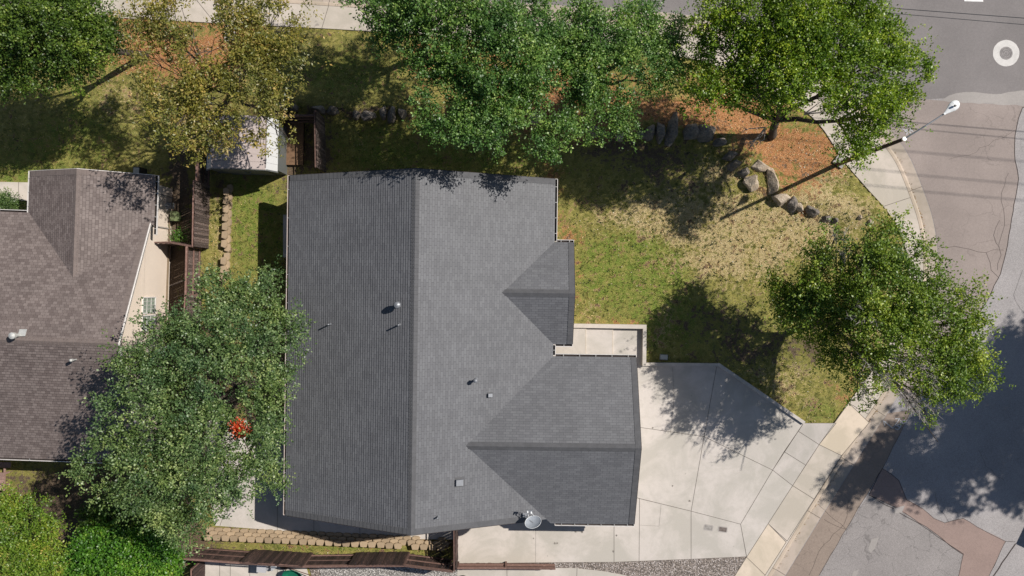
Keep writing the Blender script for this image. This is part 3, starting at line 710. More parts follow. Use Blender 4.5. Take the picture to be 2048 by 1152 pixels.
def window(par, c, w, h, nrm_rz, grid=(1, 1), mats=None, name='window', depth=.06):
    """c centre on wall, nrm_rz: rotation so local +x is outward"""
    e = empty(name, c, nrm_rz); e.parent = par
    m = MB(); f = .05
    for s in (-1, 1): m.box((.03, s * (w / 2), 0), (depth, f, h + f), 0); m.box((.03, 0, s * h / 2), (depth - .004, w + f - .002, f), 0)
    m.build('frame', M['trim'], e)
    m = MB(); m.box((.012, 0, 0), (.01, w - .02, h - .02)); m.build('pane', M['blind'] if grid[0] > 1 else M['glass'], e)
    if grid != (1, 1):
        m = MB()
        for i in range(1, grid[0]): m.box((.03, -w / 2 + w * i / grid[0], 0), (.02, .018, h - .03))
        for i in range(1, grid[1]): m.box((.031, 0, -h / 2 + h * i / grid[1]), (.018, w - .03, .018))
        m.build('muntin', M['trim'], e)
    return e

# --- grey house
TH = R(-0.75)
def LOC(px, py, h, th=TH):
    x, y = W(px, py, h); c, s = math.cos(-th), math.sin(-th); return (x * c - y * s, x * s + y * c)
HE, HR = 2.65, 5.4
xw = (LOC(580, 350, HE)[0] + LOC(572, 1028, HE)[0]) / 2
xr = (LOC(832, 340, HR)[0] + LOC(822, 1070, HR)[0]) / 2
xe = (LOC(1111, 360, HE)[0] + LOC(1105, 700, HE)[0]) / 2
yN = (LOC(832, 339, HR)[1] + LOC(582, 350, HE)[1] + LOC(1110, 357, HE)[1]) / 3
yS = (LOC(822, 1071, HR)[1] + LOC(572, 1029, HE)[1]) / 2
PW = (HR - HE) / (xr - xw); PE = (HR - HE) / (xe - xr)
house = empty('house', (0, 0, 0), TH, 'single storey house with a charcoal grey shingle roof in the middle of the lot', 'house')
roofm = [M['roof'], M['trim']]
m = MB()
slope(m, [(xw, yS), (xr, yS), (xr, yN), (xw, yN)], (xw, 0), (1, 0), PW, HE, thick=.021)
slope(m, [(xr, yS), (xe, yS), (xe, yN), (xr, yN)], (xe, 0), (-1, 0), PE, HE, thick=.014)
gb = []
def gable(yn, ys, xE, par_m):
    yc = (yn + ys) / 2; hw = (yn - ys) / 2; p = PE; hr = HE + hw * p
    xv = xr + (HR - hr) / PE
    slope(par_m, [(xv, yc), (xE, yc), (xE, yn), (xe, yn)], (0, yn), (0, -1), p, HE, sd=1)
    slope(par_m, [(xv, yc), (xE, yc), (xE, ys), (xe, ys)], (0, ys), (0, 1), p, HE, sd=2)
    gb.append((yc, hw, hr, xv, xE, yn, ys))
gxe = LOC(1272, 760, HE)[0]; bxe = LOC(1146, 600, HE)[0]
gable(LOC(1200, 714, HE)[1], LOC(1200, 1047, HE)[1], gxe, m)
gable(LOC(1130, 485, HE)[1], LOC(1130, 688, HE)[1], bxe, m)
roof = m.build('roof', roofm, house)
m = MB(); capline(m, (xr, yS, HR), (xr, yN, HR), None, w=.17, pitch=PW)
m.build('ridge_cap', M['cap'], roof)
for yc, hw, hr, xv, xE, yn, ys in gb:
    m = MB(); capline(m, (xE, yc, hr), (xv - .05, yc, hr), None, w=.17, pitch=PE); m.build('ridge_cap', M['cap'], roof)
RM = [M['cap'], M['gut_in']]
def rake(par, mats, a, b, i):
    m = MB(); rakestrip(m, a, b, i); m.build('rake_edge', mats, par)
for a, b, i in (((xw, yN, HE), (xr, yN, HR), (0, -1, 0)), ((xr, yN, HR), (xe, yN, HE), (0, -1, 0)), ((xw, yS, HE), (xr, yS, HR), (0, 1, 0)), ((xr, yS, HR), (xe - .9, yS, HE + .9 * PE), (0, 1, 0))): rake(roof, RM, a, b, i)
for yc, hw, hr, xv, xE, yn, ys in gb:
    rake(roof, RM, (xE, yn, HE), (xE, yc, hr), (-1, 0, 0)); rake(roof, RM, (xE, yc, hr), (xE, ys, HE), (-1, 0, 0))
gm = [M['gut_main'], M['gut_in']]
gutter(house, (xw, yS), (xw, yN), HE, (-1, 0), gm, nstrap=12, w=.1)
(g0, g1) = gb
gm2 = [M['trim'], M['gut_in']]
gutter(house, (xe, g1[5] + .05), (xe, yN), HE, (1, 0), gm2, nstrap=4)
gutter(house, (xe + .12, g1[5]), (bxe, g1[5]), HE, (0, 1), gm2, nstrap=2)
gutter(house, (xe + .12, g1[6]), (bxe, g1[6]), HE, (0, -1), gm2, nstrap=1)
gutter(house, (xe, g0[5] + .05), (xe, g1[6] - .05), HE, (1, 0), gm2, nstrap=1)
gutter(house, (xe + .12, g0[5]), (gxe, g0[5]), HE, (0, 1), gm2, nstrap=5)
gutter(house, (xe + .2, g0[6]), (gxe, g0[6]), HE, (0, -1), gm2, nstrap=6)
# walls
ov = .45
m = MB()
def wallbox(m, x0, x1, y0, y1, z1):
    m.prism([(x0, y0), (x1, y0), (x1, y1), (x0, y1)], -.05, z1)
wallbox(m, xw + ov, xe - ov, yS + .3, yN - .3, HE + .05)
wallbox(m, xe - ov - 1, gxe - .35, g0[6] + ov, g0[5] - ov, HE + .051)
wallbox(m, xe - ov - 1.1, bxe - .3, g1[6] + ov, g1[5] - ov, HE + .052)
for y, s in ((yN - .3, 1), (yS + .3, -1)):
    q = [(xw + ov, y, HE), (xe - ov, y, HE), (xr, y, HR - .1)]; m.face(q)
for yc, hw, hr, xv, xE, yn, ys in gb:
    x = xE - (.35 if xE == gxe else .3); q = [(x, ys + ov, HE), (x, yn - ov, HE), (x, yc, hr - .1)]; m.face(q)
wl = m.build('wall', M['stucco_g'], house)
# garage door, front door, windows
gx = gxe - .35; gy = (g0[5] + g0[6]) / 2
e = empty('garage_door', (gx, gy, 1.1), 0); e.parent = house
m = MB()
for k in range(4): m.box((.03, 0, -.8 + k * .545), (.04, 4.9, .53))
m.build('panel', M['trim'], e)
m = MB(); m.box((.06, 0, -.9), (.03, .2, .04)); m.build('handle', M['steel'], e)
window(house, (bxe - .3, (g1[5] + g1[6]) / 2, 1.5), 1.8, 1.2, 0, (2, 1)); window(house, (xe - ov, yN - 2, 1.5), 1.4, 1.1, 0, (2, 1))
window(house, (xw + ov, yN - 4.2, 1.25), 1.8, 2.0, math.pi, (2, 1)); window(house, (xw + ov, yS + 3, 1.5), 1.8, 1.1, math.pi, (2, 1))
window(house, (xr - 2, yS + .3, 1.5), 1.4, 1.1, -math.pi / 2, (2, 1)); window(house, (xr + 3, yN - .3, 1.5), 1.4, 1.1, math.pi / 2, (2, 1))
e = empty('front_door', (xe - ov, (g0[5] + g1[6]) / 2, 1.2), 0); e.parent = house
m = MB(); m.box((.03, 0, 0), (.05, .75, 2.0)); m.build('leaf', M['door'], e)
m = MB(); m.box((.08, .3, -.05), (.05, .04, .1)); m.build('knob', M['steel'], e)
# rear landing
m = MB(); m.prism([W(568, 430), W(640, 430), W(640, 515), W(568, 515)], -.05, .16); tag(m.build('landing_step', M['curbwall'], tint=True), kind='structure')

def roofz(x, y):
    hh = HR - (xr - x) * PW if x < xr else HR - (x - xr) * PE
    return hh
def pipe(px, py, hgt, r, label, name='vent_pipe', cap=False, matk='vent'):
    h = 4.2
    for _ in range(8):
        x, y = LOC(px, py, h + hgt * .9); h = roofz(x, y)
    wx, wy = W(px, py, h + hgt * .9)
    e = empty(name, (wx, wy, h), 0, label, 'roof vent')
    m = MB(); m.tube([(0, 0, -.1), (0, 0, hgt)], r, 10); m.build('pipe', M[matk], e)
    m = MB(); pp = -PW if x > xr else PW
    m.tube([(0, 0, .0), (0, 0, .1)], [r * 2.2, r * 1.15], 10)
    m.build('flashing', M[matk], e)
    m = MB(); m.tube([(0, 0, hgt), (0, 0, hgt + .03), (0, 0, hgt + (.16 if cap else .04)), (0, 0, hgt + (.2 if cap else .05))], [r * (1.5 if cap else 1.08), r * (1.9 if cap else 1.08), r * (1.5 if cap else 1.0), r * .4], 12)
    m.build('cap', M['vent_w'] if matk == 'vent_w' else M[matk], e)
    return e
pipe(795, 610, .35, .085, 'stubby round-capped vent on the left slope just above two thin pipes', cap=True)
pipe(797, 650, .45, .035, 'thin vent pipe close to the main ridge below the round-capped vent')
pipe(657, 649, .45, .035, 'thin vent pipe on the outer left slope near the overhanging tree')
pipe(951, 761, .42, .055, 'capped vent pipe on the right slope above the small square vent', cap=True)
pipe(875, 1036, .28, .035, 'thin vent pipe at the bottom end of the right slope')
def slantbox(px, py, w, label):
    h = 4.2
    for _ in range(8): x, y = LOC(px, py, h); h = roofz(x, y)
    wx, wy = W(px, py, h)
    e = empty('box_vent', (wx, wy, h + .03), TH, label, 'roof vent'); a = math.atan(PE)
    m = MB(); m.box((0, 0, .09), (w, w * .8, .14), 0, tilt=(0, a)); m.build('hood', M['vent'], e)
    m = MB(); m.box((0, 0, .005), (w * 1.45, w * 1.3, .012), 0, tilt=(0, a)); m.build('flange', M['cap'], e)
slantbox(980, 790, .2, 'small square metal vent hood near the garage roof valley'); slantbox(919, 964, .33, 'larger square metal vent hood low on the right slope')

# satellite dish
dz = 3.35; dx, dy = W(1066, 1046, 4.1)
e = empty('satellite_dish', (*W(1050, 1030, 3.4), 3.42), 0, 'grey satellite dish with feed arms mounted at the bottom edge of the grey roof', 'satellite dish')
base = Vector((*W(1050, 1030, 3.4), 3.42)); dc = Vector((*W(1066, 1044, 4.05), 4.05)) - base
nrm = Vector((-.22, .78, .62)).normalized(); sx_ = nrm.cross(Vector((0, 0, 1))).normalized(); sy_ = sx_.cross(nrm)
m = MB(); rings = 7; seg = 32; pts = []
for i in range(rings):
    r = i / (rings - 1); z = .085 * (r * r - 1)
    pts.append([dc + (sx_ * math.cos(k * 2 * math.pi / seg) * .37 + sy_ * math.sin(k * 2 * math.pi / seg) * .33) * r + nrm * z for k in range(seg)])
for off in (0, -.012):
    for i in range(rings - 1):
        for k in range(seg):
            k2 = (k + 1) % seg; q = [pts[i][k] + nrm * off, pts[i][k2] + nrm * off, pts[i + 1][k2] + nrm * off, pts[i + 1][k] + nrm * off]
            if i == 0: q = [q[0], q[2], q[3]]
            m.face(q)
m.build('reflector', M['dish'], e, smooth=True)
m = MB(); m.tube(pts[-1] + [pts[-1][0]], .010, 5); m.build('rim', M['lampw'], e)
foc = dc + nrm * .50 - sy_ * .25
m = MB(); m.tube([dc - sy_ * .3 + sx_ * .09, foc + sx_ * .05], .012, 5); m.tube([dc - sy_ * .3 - sx_ * .13, foc - sx_ * .12], .012, 5); m.build('feed_arm', M['lampw'], e)
m = MB(); m.box(tuple(foc), (.26, .07, .06)); m.build('feed_bar', M['vent'], e)
for q in ((-.1, 0), (.06, -.03)):
    m = MB(); m.tube([foc + Vector((q[0], q[1], .03)), foc + Vector((q[0], q[1] - .08, .07))], .035, 8); m.build('receiver', M['lampw'], e)
m = MB(); m.tube([(0, 0, -.08), (0, 0, .3), tuple(dc - nrm * .1)], .025, 8); m.tube([(-.2, .12, -.05), (0, 0, .28)], .012, 5); m.box((0, 0, -.02), (.2, .2, .02)); m.build('mast', M['steel'], e)

# --- brown house
T2 = R(-2.0)
L2 = lambda px, py, h: LOC(px, py, h, T2)
h2 = empty('house', (0, 0, 0), T2, 'neighbouring house with a brown shingle roof and cream walls at the left edge', 'house')
HE2 = 2.75
X_r = L2(298, 470, 2.8)[0]; X_r = (X_r + L2(240, 690, 5.5)[0]) / 2
ySo = L2(60, 916, HE2)[1]; yNo = L2(30, 425, HE2)[1]; yR = (ySo + yNo) / 2; HR2 = HE2 + (yNo - yR) * .48
wl0, wl1 = L2(61, 380, HE2)[0], L2(310, 400, HE2)[0]; wc = (wl0 + wl1) / 2; whw = (wl1 - wl0) / 2; HW = HE2 + whw * .48
yWN = (L2(61, 340, HE2)[1] + L2(309, 353, HE2)[1]) / 2
X_l = -38.0; yv = yNo - (HW - HE2) / .48 * 1.0
m = MB()
slope(m, [(X_l, ySo), (X_r, ySo), (X_r, yR), (X_l, yR)], (0, ySo), (0, 1), .48, HE2, e=.135, thick=.022)
slope(m, [(X_l, yNo), (X_r, yNo), (X_r, yR), (X_l, yR)], (0, yNo), (0, -1), .48, HE2, e=.135, thick=.022)
slope(m, [(wc, yv), (wc, yWN), (wl0, yWN), (wl0, yNo)], (wl0, 0), (1, 0), .48, HE2, e=.135, thick=.022)
ye = yNo - .0
slope(m, [(wc, yv), (wc, yWN), (wl1, yWN), (wl1, yNo - .35), (wl1 - .35, yNo - .35)], (wl1, 0), (-1, 0), .48, HE2, e=.135, thick=.022)
rf2 = m.build('roof', [M['roof_b'], M['trim']], h2)
m = MB(); capline(m, (X_r, yR, HR2), (X_l, yR, HR2), None, pitch=.48, w=.16); m.build('ridge_cap', M['cap_b'], rf2)
m = MB(); capline(m, (wc, yWN, HW), (wc, yv - .05, HW), None, pitch=.48, w=.16); m.build('ridge_cap', M['cap_b'], rf2)
RM2 = [M['cap_b'], M['trim']]
rake(rf2, RM2, (wl0, yWN, HE2), (wc, yWN, HW), (0, -1, 0)); rake(rf2, RM2, (wc, yWN, HW), (wl1, yWN, HE2), (0, -1, 0))
rake(rf2, RM2, (X_r, yNo - .3, HE2 + .14), (X_r, yR, HR2), (-1, 0, 0)); rake(rf2, RM2, (X_r, yR, HR2), (X_r, ySo, HE2), (-1, 0, 0))
m = MB()
for a, b in (((X_r + .03, yNo - .3, HE2 + .14), (X_r + .03, yR, HR2)), ((X_r + .03, yR, HR2), (X_r + .03, ySo, HE2))): m.tube([Vector(a) + Vector((0, 0, .04)), Vector(b) + Vector((0, 0, .04))], .028, 4)
m.build('fascia', M['trim'], rf2)
g2 = [M['trim'], M['gut_in']]
gutter(h2, (X_l, ySo), (X_r, ySo), HE2, (0, -1), g2, nstrap=10); gutter(h2, (X_l, yNo), (wl0 - .12, yNo), HE2, (0, 1), g2, nstrap=6)
gutter(h2, (wl0, yNo), (wl0, yWN), HE2, (-1, 0), g2, nstrap=3); gutter(h2, (wl1, yNo - .8), (wl1, yWN), HE2, (1, 0), g2, nstrap=5)
WX = L2(338, 600, 0)[0]
m = MB(); wallbox(m, X_l + .4, WX - .0, ySo + .45, yNo - .5, HE2 + .02); wallbox(m, wl0 + .4, WX - .02, yNo - .6, yWN - .3, HE2 + .03)
q = [(WX, ySo + .45, HE2), (WX, yNo - .5, HE2), (WX, yR, HR2 - .1)]; m.face(q)
q = [(wl0 + .4, yWN - .3, HE2), (WX - .02, yWN - .3, HE2), (wc, yWN - .3, HW - .1)]; m.face(q)
m.build('wall', M['stucco'], h2)
y1 = L2(300, 610.5, 2.3)[1]
window(h2, (WX, y1, 2.25), .74, 1.3, 0, (4, 3)); window(h2, (WX, y1 - .85, 2.25), .74, 1.3, 0, (4, 3))
m = MB(); m.box((WX + .05, L2(330, 530, .3)[1] - .5, .35), (.03, 5.6, .12)); m.build('wall_trim', M['block'], h2)
m = MB(); m.box((WX + .06, L2(325, 445, 1)[1], 2.1), (.12, .35, .5)); m.box((WX + .03, L2(325, 455, 1)[1], 1.1), (.03, .05, 2.0)); m.build('service_panel', M['stucco_g'], h2)
def pipe2(px, py, hgt, r, label, tall):
    h = 4.5
    for _ in range(8): x, y = L2(px, py, h + hgt); h = HR2 - abs(y - yR) * .48
    wx, wy = W(px, py, h + hgt)
    e = empty('vent_pipe', (wx, wy, h), 0, label, 'roof vent')
    m = MB(); m.tube([(0, 0, -.1), (0, 0, hgt)], r, 10); m.build('pipe', M['vent_w'], e)
    m = MB(); m.tube([(0, 0, hgt), (0, 0, hgt + .05), (0, 0, hgt + .2), (0, 0, hgt + .25)], [r * 1.3, r * 1.9, r * 1.9, r * .5], 12); m.build('cap', M['vent_w'], e)
    m = MB(); s = .25 if tall else .1; m.box((.12, .1, .05), (s * 1.3, s * 1.3, .012), 0, tilt=(-math.atan(.48) if y > yR else math.atan(.48), 0)); m.build('flashing', M['vent_w'], e)
pipe2(29, 671, .4, .075, 'large pale turbine-capped vent with white flashing on the brown roof', True); pipe2(146, 720, .3, .035, 'small pale vent pipe on the brown roof near the tree shadow', False)

# ---------------------------------------------------------------- shed
sx0, sy0 = W(508, 303, 0)
sh = empty('shed', (sx0, sy0, 0), R(-1.5), 'garden shed with a pinkish barn-style roof half under the tree branches', 'shed')
def sl(px, py): x, y = W(px, py); return (x - sx0, y - sy0)
xa, xb, xc, xd, xm = sl(441, 0)[0], sl(461, 0)[0], sl(562, 0)[0], sl(577, 0)[0], sl(511, 0)[0]
yn_, ys_ = sl(0, 253)[1], sl(0, 349)[1]
prof_s = [(xa, 1.75), (xb, 2.42), (xm, 2.72), (xc, 2.42), (xd, 1.75)]
m = MB()
for i in range(4):
    (xA, zA), (xB, zB) = prof_s[i], prof_s[i + 1]; mi = 1 if i in (0, 3) else 0
    n = 7
    for k in range(n):
        ya, yb = yn_ + (ys_ - .1 - yn_) * k / n, yn_ + (ys_ - .1 - yn_) * (k + 1) / n + .008
        m.face([(xA, ya, zA + .012), (xA, yb, zA), (xB, yb, zB), (xB, ya, zB + .012)], mi)
        m.face([(xA, yb, zA), (xA, yb, zA + .012), (xB, yb, zB + .012), (xB, yb, zB)], 2)
    d = .012
for x, z in ((xb, 2.435), (xc, 2.435)): m.box((x, (yn_ + ys_) / 2 - .05, z), (.05, abs(ys_ - yn_) - .12, .02), 0, 2)
m.box((xm, (yn_ + ys_) / 2 - .05, 2.73), (.06, abs(ys_ - yn_) - .12, .03), 0, 0)
m.build('roof', [M['shed'], M['shed_side'], surf('shed_seam', (.30, .25, .24), .1)], sh)
m = MB(); wx0, wx1 = xa + .06, xd - .06; wy0, wy1 = yn_ - .06, ys_ + .02
for x in (wx0, wx1): m.box((x, (wy0 + wy1) / 2, .87), (.04, abs(wy1 - wy0), 1.74))
for y in (wy0, wy1):
    q = [(wx0, y, 0), (wx1, y, 0), (wx1, y, 1.74), (xc - .03, y, 2.40), (xm, y, 2.70), (xb + .03, y, 2.40), (wx0, y, 1.74)]; m.face(q)
m.build('wall', M['shed_door'], sh)
for s in (-1, 1):
    d = MB(); d.box((xm + s * .55, wy1 - .03, .95), (1.05, .04, 1.8)); dd = d.build('door', M['shed_door'], sh)
    k = MB(); k.box((xm + s * .12, wy1 - .07, 1.0), (.05, .04, .16)); k.build('handle', M['steel'], dd)
m = MB()
for (a, b) in zip(prof_s[:-1], prof_s[1:]): m.tube([(a[0], ys_ - .08, a[1] - .04), (b[0], ys_ - .08, b[1] - .04)], .045, 4)
m.build('gable_trim', M['shed_door'], sh)
# wooden platform
e = empty('wooden_platform', (*W(586.5, 289), 0), R(-1), 'flat brown plywood platform beside the shed', 'platform')
m = MB(); m.box((0, 0, .2), (1.12, 2.1, .03)); m.build('sheet', M['ply'], e, tint=True)
m = MB()
for x in (-.53, .53): m.box((x, 0, .09), (.05, 2.08, .17))
for y in (-1.0, 1.0): m.box((0, y, .09), (.98, .05, .17))
m.build('frame', M['fence'], e, tint=True)

# ---------------------------------------------------------------- fences
def fence(name, runs, h, label, mats, cat='fence', seed=0, group=None, bw=.14):
    """runs: list of (a_px, b_px, 'b' boards on camera side | 'r' rails on camera side, side(+1/-1 camera side relative to left normal))"""
    rr = random.Random(seed); a0 = W(*runs[0][0]); e = empty(name, (*a0, 0), 0, label, cat, group)
    o = Vector((*a0, 0))
    for a, b, st, side in runs:
        a, b = Vector((*W(*a), 0)) - o, Vector((*W(*b), 0)) - o; L = (b - a).length; d = (b - a) / L; n = Vector((-d.y, d.x, 0)) * side; rz = math.atan2(d.y, d.x)
        nb = max(1, int(L / bw)); off = .045 if st == 'b' else -.045
        m = MB()
        for k in range(nb):
            c = a + d * ((k + .5) * L / nb) + n * (off + rr.uniform(-.008, .008)); hh = h + rr.uniform(-.035, .02)
            m.box((c.x, c.y, hh / 2 + .03), (L / nb - rr.uniform(.006, .018), .018, hh), rz + rr.uniform(-.02, .02), t=rr.random() ** 1.3 * 1.1, tilt=(rr.uniform(-.016, .016), rr.uniform(-.012, .012)))
        m.build('board_panel', mats[0], e, tint=True)
        for z in (.3, h * .55, h - .12):
            c = (a + b) / 2 + n * (off * -.1 if st == 'b' else .0); m = MB(); m.box((c.x, c.y, z), (L - .02, .04, .085), rz, t=rr.random()); m.build('rail', mats[1], e, tint=True)
        m = MB(); c = (a + b) / 2 + n * (.0 if st == 'r' else -.02); m.box((c.x, c.y, h + .055), (L, .085 if st == 'r' else .06, .03), rz, t=rr.random()); m.build('top_rail', mats[1], e, tint=True)
        m = MB(); c = a - n * (.02 if st == 'b' else -.0); m.box((c.x, c.y, h / 2), (.09, .088, h + .03), rz, t=rr.random()); m.build('post', mats[1], e, tint=True)
    return e
fm = [M['fence'], M['rail']]
fence('wooden_fence', [((345, 1089), (395, 1092), 'b', 1), ((395, 1092), (505, 1100), 'r', 1), ((505, 1100), (625, 1107), 'b', 1), ((625, 1107), (712, 1106), 'r', 1), ((712, 1106), (818, 1105), 'b', 1), ((818, 1105), (912, 1117), 'r', 1)], 1.85,
      'long dark brown wooden fence with alternating panels below the grey house', fm, seed=1)
fence('wooden_fence', [((418, 372), (416, 497), 'b', 1), ((404, 497), (402, 590), 'r', 1), ((402, 590), (396, 720), 'b', 1), ((396, 720), (392, 850), 'r', 1), ((392, 850), (388, 980), 'b', 1), ((388, 980), (386, 1092), 'r', 1)], 1.85,
      'weathered wooden fence running between the brown-roofed house and the green side lawn', [M['fence_w'], M['rail']], seed=2, bw=.12)
fence('wooden_fence', [((424, 255), (421, 372), 'r', 1)], 1.75, 'short grey wooden fence section beside the shed door', [M['fence_w'], M['rail']], seed=3)
fence('wooden_fence', [((648, 238), (650, 346), 'b', 1)], 1.8, 'weathered grey board fence standing to the right of the plywood platform', [M['fence_w'], M['rail']], seed=4, bw=.11)
fence('wooden_fence', [((562, 247), (646, 246), 'r', -1)], 1.75, 'dark plank fence at the upper end of the plywood platform', fm, seed=5)
fence('wooden_gate', [((338, 490), (372, 489), 'b', -1), ((372, 489), (416, 497), 'r', -1)], 1.8, 'wooden side gate between the cream wall and the weathered fence', fm, cat='gate', seed=6)
fence('wooden_gate', [((914, 1034), (914.5, 1117), 'b', 1)], 1.8, 'narrow wooden side gate seen edge-on between patio and driveway', fm, cat='gate', seed=7)
fence('low_fence', [((917, 1124), (1012, 1124), 'r', 1), ((1012, 1124), (1109, 1125), 'r', 1)], .85, 'low brown rail fence along the lower edge of the driveway', fm, seed=8)
fence('wooden_fence', [((408, 1118), (410, 1215), 'b', 1)], 1.5, 'dark wooden fence stub leaving the frame beside the lower patio', fm, seed=9)

# ---------------------------------------------------------------- block walls
def blocks(name, a, b, n, rows, label, out, hs=.15, seed=0, dep=.24, step=.20):
    rr = random.Random(seed); a, b = Vector(W(*a)), Vector(W(*b)); d = (b - a) / n; rz = math.atan2(d.y, d.x); L = d.length; o = Vector(out)
    e = empty(name, (a.x, a.y, 0), 0, label, 'retaining wall')
    for r in range(rows):
        m = MB()
        for k in range(n):
            if rr.random() < .03: continue
            c = d * (k + .5 + (.5 if r % 2 else 0)) - o * (r * step) + Vector((rr.uniform(-.012, .012), rr.uniform(-.012, .012)))
            z1 = (r + 1) * hs + rr.uniform(-.006, .006); ang = rz + rr.uniform(-.05, .05)
            ca, sa = math.cos(ang), math.sin(ang); w = L * .492; side = 1 if (o.x * -sa + o.y * ca) > 0 else -1
            loc = [(-w, dep * .35), (-w * .55, dep * .62), (w * .55, dep * .62), (w, dep * .35), (w * .72, -dep * .55), (-w * .72, -dep * .55)]
            q = [(c.x + x * ca - y * side * sa, c.y + x * sa + y * side * ca) for x, y in loc]
            zb = -.05 if r == 0 else r * hs + .004
            cx = sum(p[0] for p in q) / 6; cy = sum(p[1] for p in q) / 6
            t = rr.uniform(.25, .8); m.prism(q, zb, z1 - .015, 0, t); m.prism([(cx + (x - cx) * .93, cy + (y - cy) * .93) for x, y in q], z1 - .015, z1, 0, t)
        m.build('block_course', M['block'], e, tint=True)
blocks('block_wall', (412, 1059), (892, 1080), 28, 3, 'three-tier tan garden block wall along the strip below the grey house', (0, 1), seed=1, step=.15, hs=.12)
blocks('block_wall', (461, 368), (453, 556), 11, 2, 'short tan garden block wall between the side lawn and the weathered fence', (1, 0), seed=2, step=.10, hs=.17)

# ---------------------------------------------------------------- boulders
def boulder(px, py, rx, ry, hz, rot, pale, label, seed):
    rr = random.Random(seed); import bmesh
    bm = bmesh.new(); bmesh.ops.create_icosphere(bm, subdivisions=3, radius=1)
    cuts = [(Vector((rr.gauss(0, 1), rr.gauss(0, 1), rr.uniform(-.1, 1))).normalized(), rr.uniform(.48, .8)) for _ in range(13)]
    ph = [rr.uniform(0, 6) for _ in range(6)]
    for v in bm.verts:
        p = v.co.copy()
        for n_, d_ in cuts:
            t = p.dot(n_)
            if t > d_: p -= n_ * (t - d_)
        s = 1 + .05 * math.sin(p.x * 5 + ph[0]) * math.sin(p.y * 5 + ph[1]) + .04 * math.sin(p.z * 9 + ph[2]) + .025 * math.sin(p.x * 13 + ph[3]) * math.sin(p.y * 11 + ph[4])
        v.co = Vector((p.x * rx * s, p.y * ry * s, p.z * hz * s))
    me = bpy.data.meshes.new('boulder'); bm.to_mesh(me); bm.free(); me.materials.append(M['rock_p'] if pale else M['rock'])
    o = bpy.data.objects.new('boulder', me); COL.objects.link(o); x, y = W(px, py)
    o.location = (x, y, float(gz(x, y)) * .5 + hz * .22); o.rotation_euler = (rr.uniform(-.15, .15), rr.uniform(-.15, .15), rot)
    return tag(o, label, 'boulder', 'boulders lining the bank')
BL = [(545, 206, 12, 8, 0, 'small boulder in tree shade left end of the row, near the shed'), (566, 215, 11, 8, 0, 'second small shaded boulder from the row end above the shed'), (590, 219, 13, 8, 0, 'shaded boulder directly above the plywood platform fence'), (640, 220, 15, 8, 0, 'low dark boulder right of the platform fence top'), (668, 222, 13, 8, 0, 'flat dark boulder in the shaded grass between the platform and the grey ridge'),
      (714, 231, 9, 10, 0, 'small round boulder first of the cluster above the main ridge'), (737, 233, 17, 12, 0, 'broad reddish-grey boulder of the cluster above the main ridge'), (768, 226, 9, 13, 0, 'upright narrow boulder beside the broad one above the ridge'), (786, 232, 9, 18, 0, 'long leaning boulder of the cluster above the main ridge'), (806, 229, 10, 13, 0, 'dark boulder touching the big central tree crown'),
      (1072, 238, 13, 12, 1, 'pale boulder seen through a gap of the central tree'), (1100, 250, 10, 9, 0, 'small boulder under the central tree crown'), (1184, 262, 17, 13, 0, 'rounded boulder at the lower fringe of the central tree'), (1204, 268, 9, 9, 0, 'little boulder under the lower fringe of the central tree'), (1241, 273, 9, 9, 1, 'small whitish boulder in the shaded row of large rocks'),
      (1280, 270, 9, 10, 0, 'small boulder half hidden by the central tree tips'), (1299, 266, 13, 17, 0, 'oval boulder with a smooth grey top in the shaded row'), (1320, 264, 13, 21, 0, 'grey boulder with a pale stripe in the shaded row'), (1343, 262, 14, 29, 0, 'tallest upright boulder in the shaded row'), (1375, 266, 17, 18, 0, 'domed boulder in the shaded row right of the tallest one'),
      (1410, 268, 21, 16, 0, 'widest dark boulder at the right end of the shaded row'), (1440, 286, 14, 10, 0, 'angular boulder below the widest one where the row turns down'), (1459, 313, 15, 9, 0, 'flat grey boulder at the bend of the row'), (1469, 330, 15, 10, 0, 'grey boulder stacked below the flat one at the bend'), (1487, 346, 13, 10, 0, 'brown-grey boulder above the pale slab'),
      (1500, 366, 17, 15, 1, 'brown shaded boulder left of the large pale slab'), (1514, 333, 16, 13, 1, 'cream cracked boulder in the orange soil'), (1541, 363, 13, 25, 1, 'large pale upright slab boulder crossed by the lamp pole shadow'), (1561, 397, 17, 13, 1, 'tan boulder just right of the lamp pole shadow'), (1583, 406, 9, 17, 0, 'narrow dark-faced boulder between two tan ones'), (1594, 414, 9, 12, 1, 'small tan boulder beside the narrow dark one'),
      (1618, 422, 17, 15, 0, 'dark-faced boulder with a pale top edge near the right tree'), (1652, 438, 13, 10, 0, 'greyish boulder at the upper fringe of the right tree'), (1668, 442, 9, 9, 0, 'small grey boulder at the upper fringe of the right tree'), (1714, 437, 6, 8, 1, 'tiny pale stone in the lawn near the sidewalk curve'), (1736, 444, 7, 9, 1, 'tiny pale upright stone nearest the sidewalk curve')]
for i, (px, py, rx, ry, pl, lab) in enumerate(BL):
    boulder(px, py, rx / 40 * (1.3 if i < 31 else 1.0), ry / 40 * (1.3 if i < 31 else 1.0), (.30 if i < 31 else .16) + .014 * min(rx, ry), random.Random(i).uniform(-.4, .4), pl, lab, i + 50)

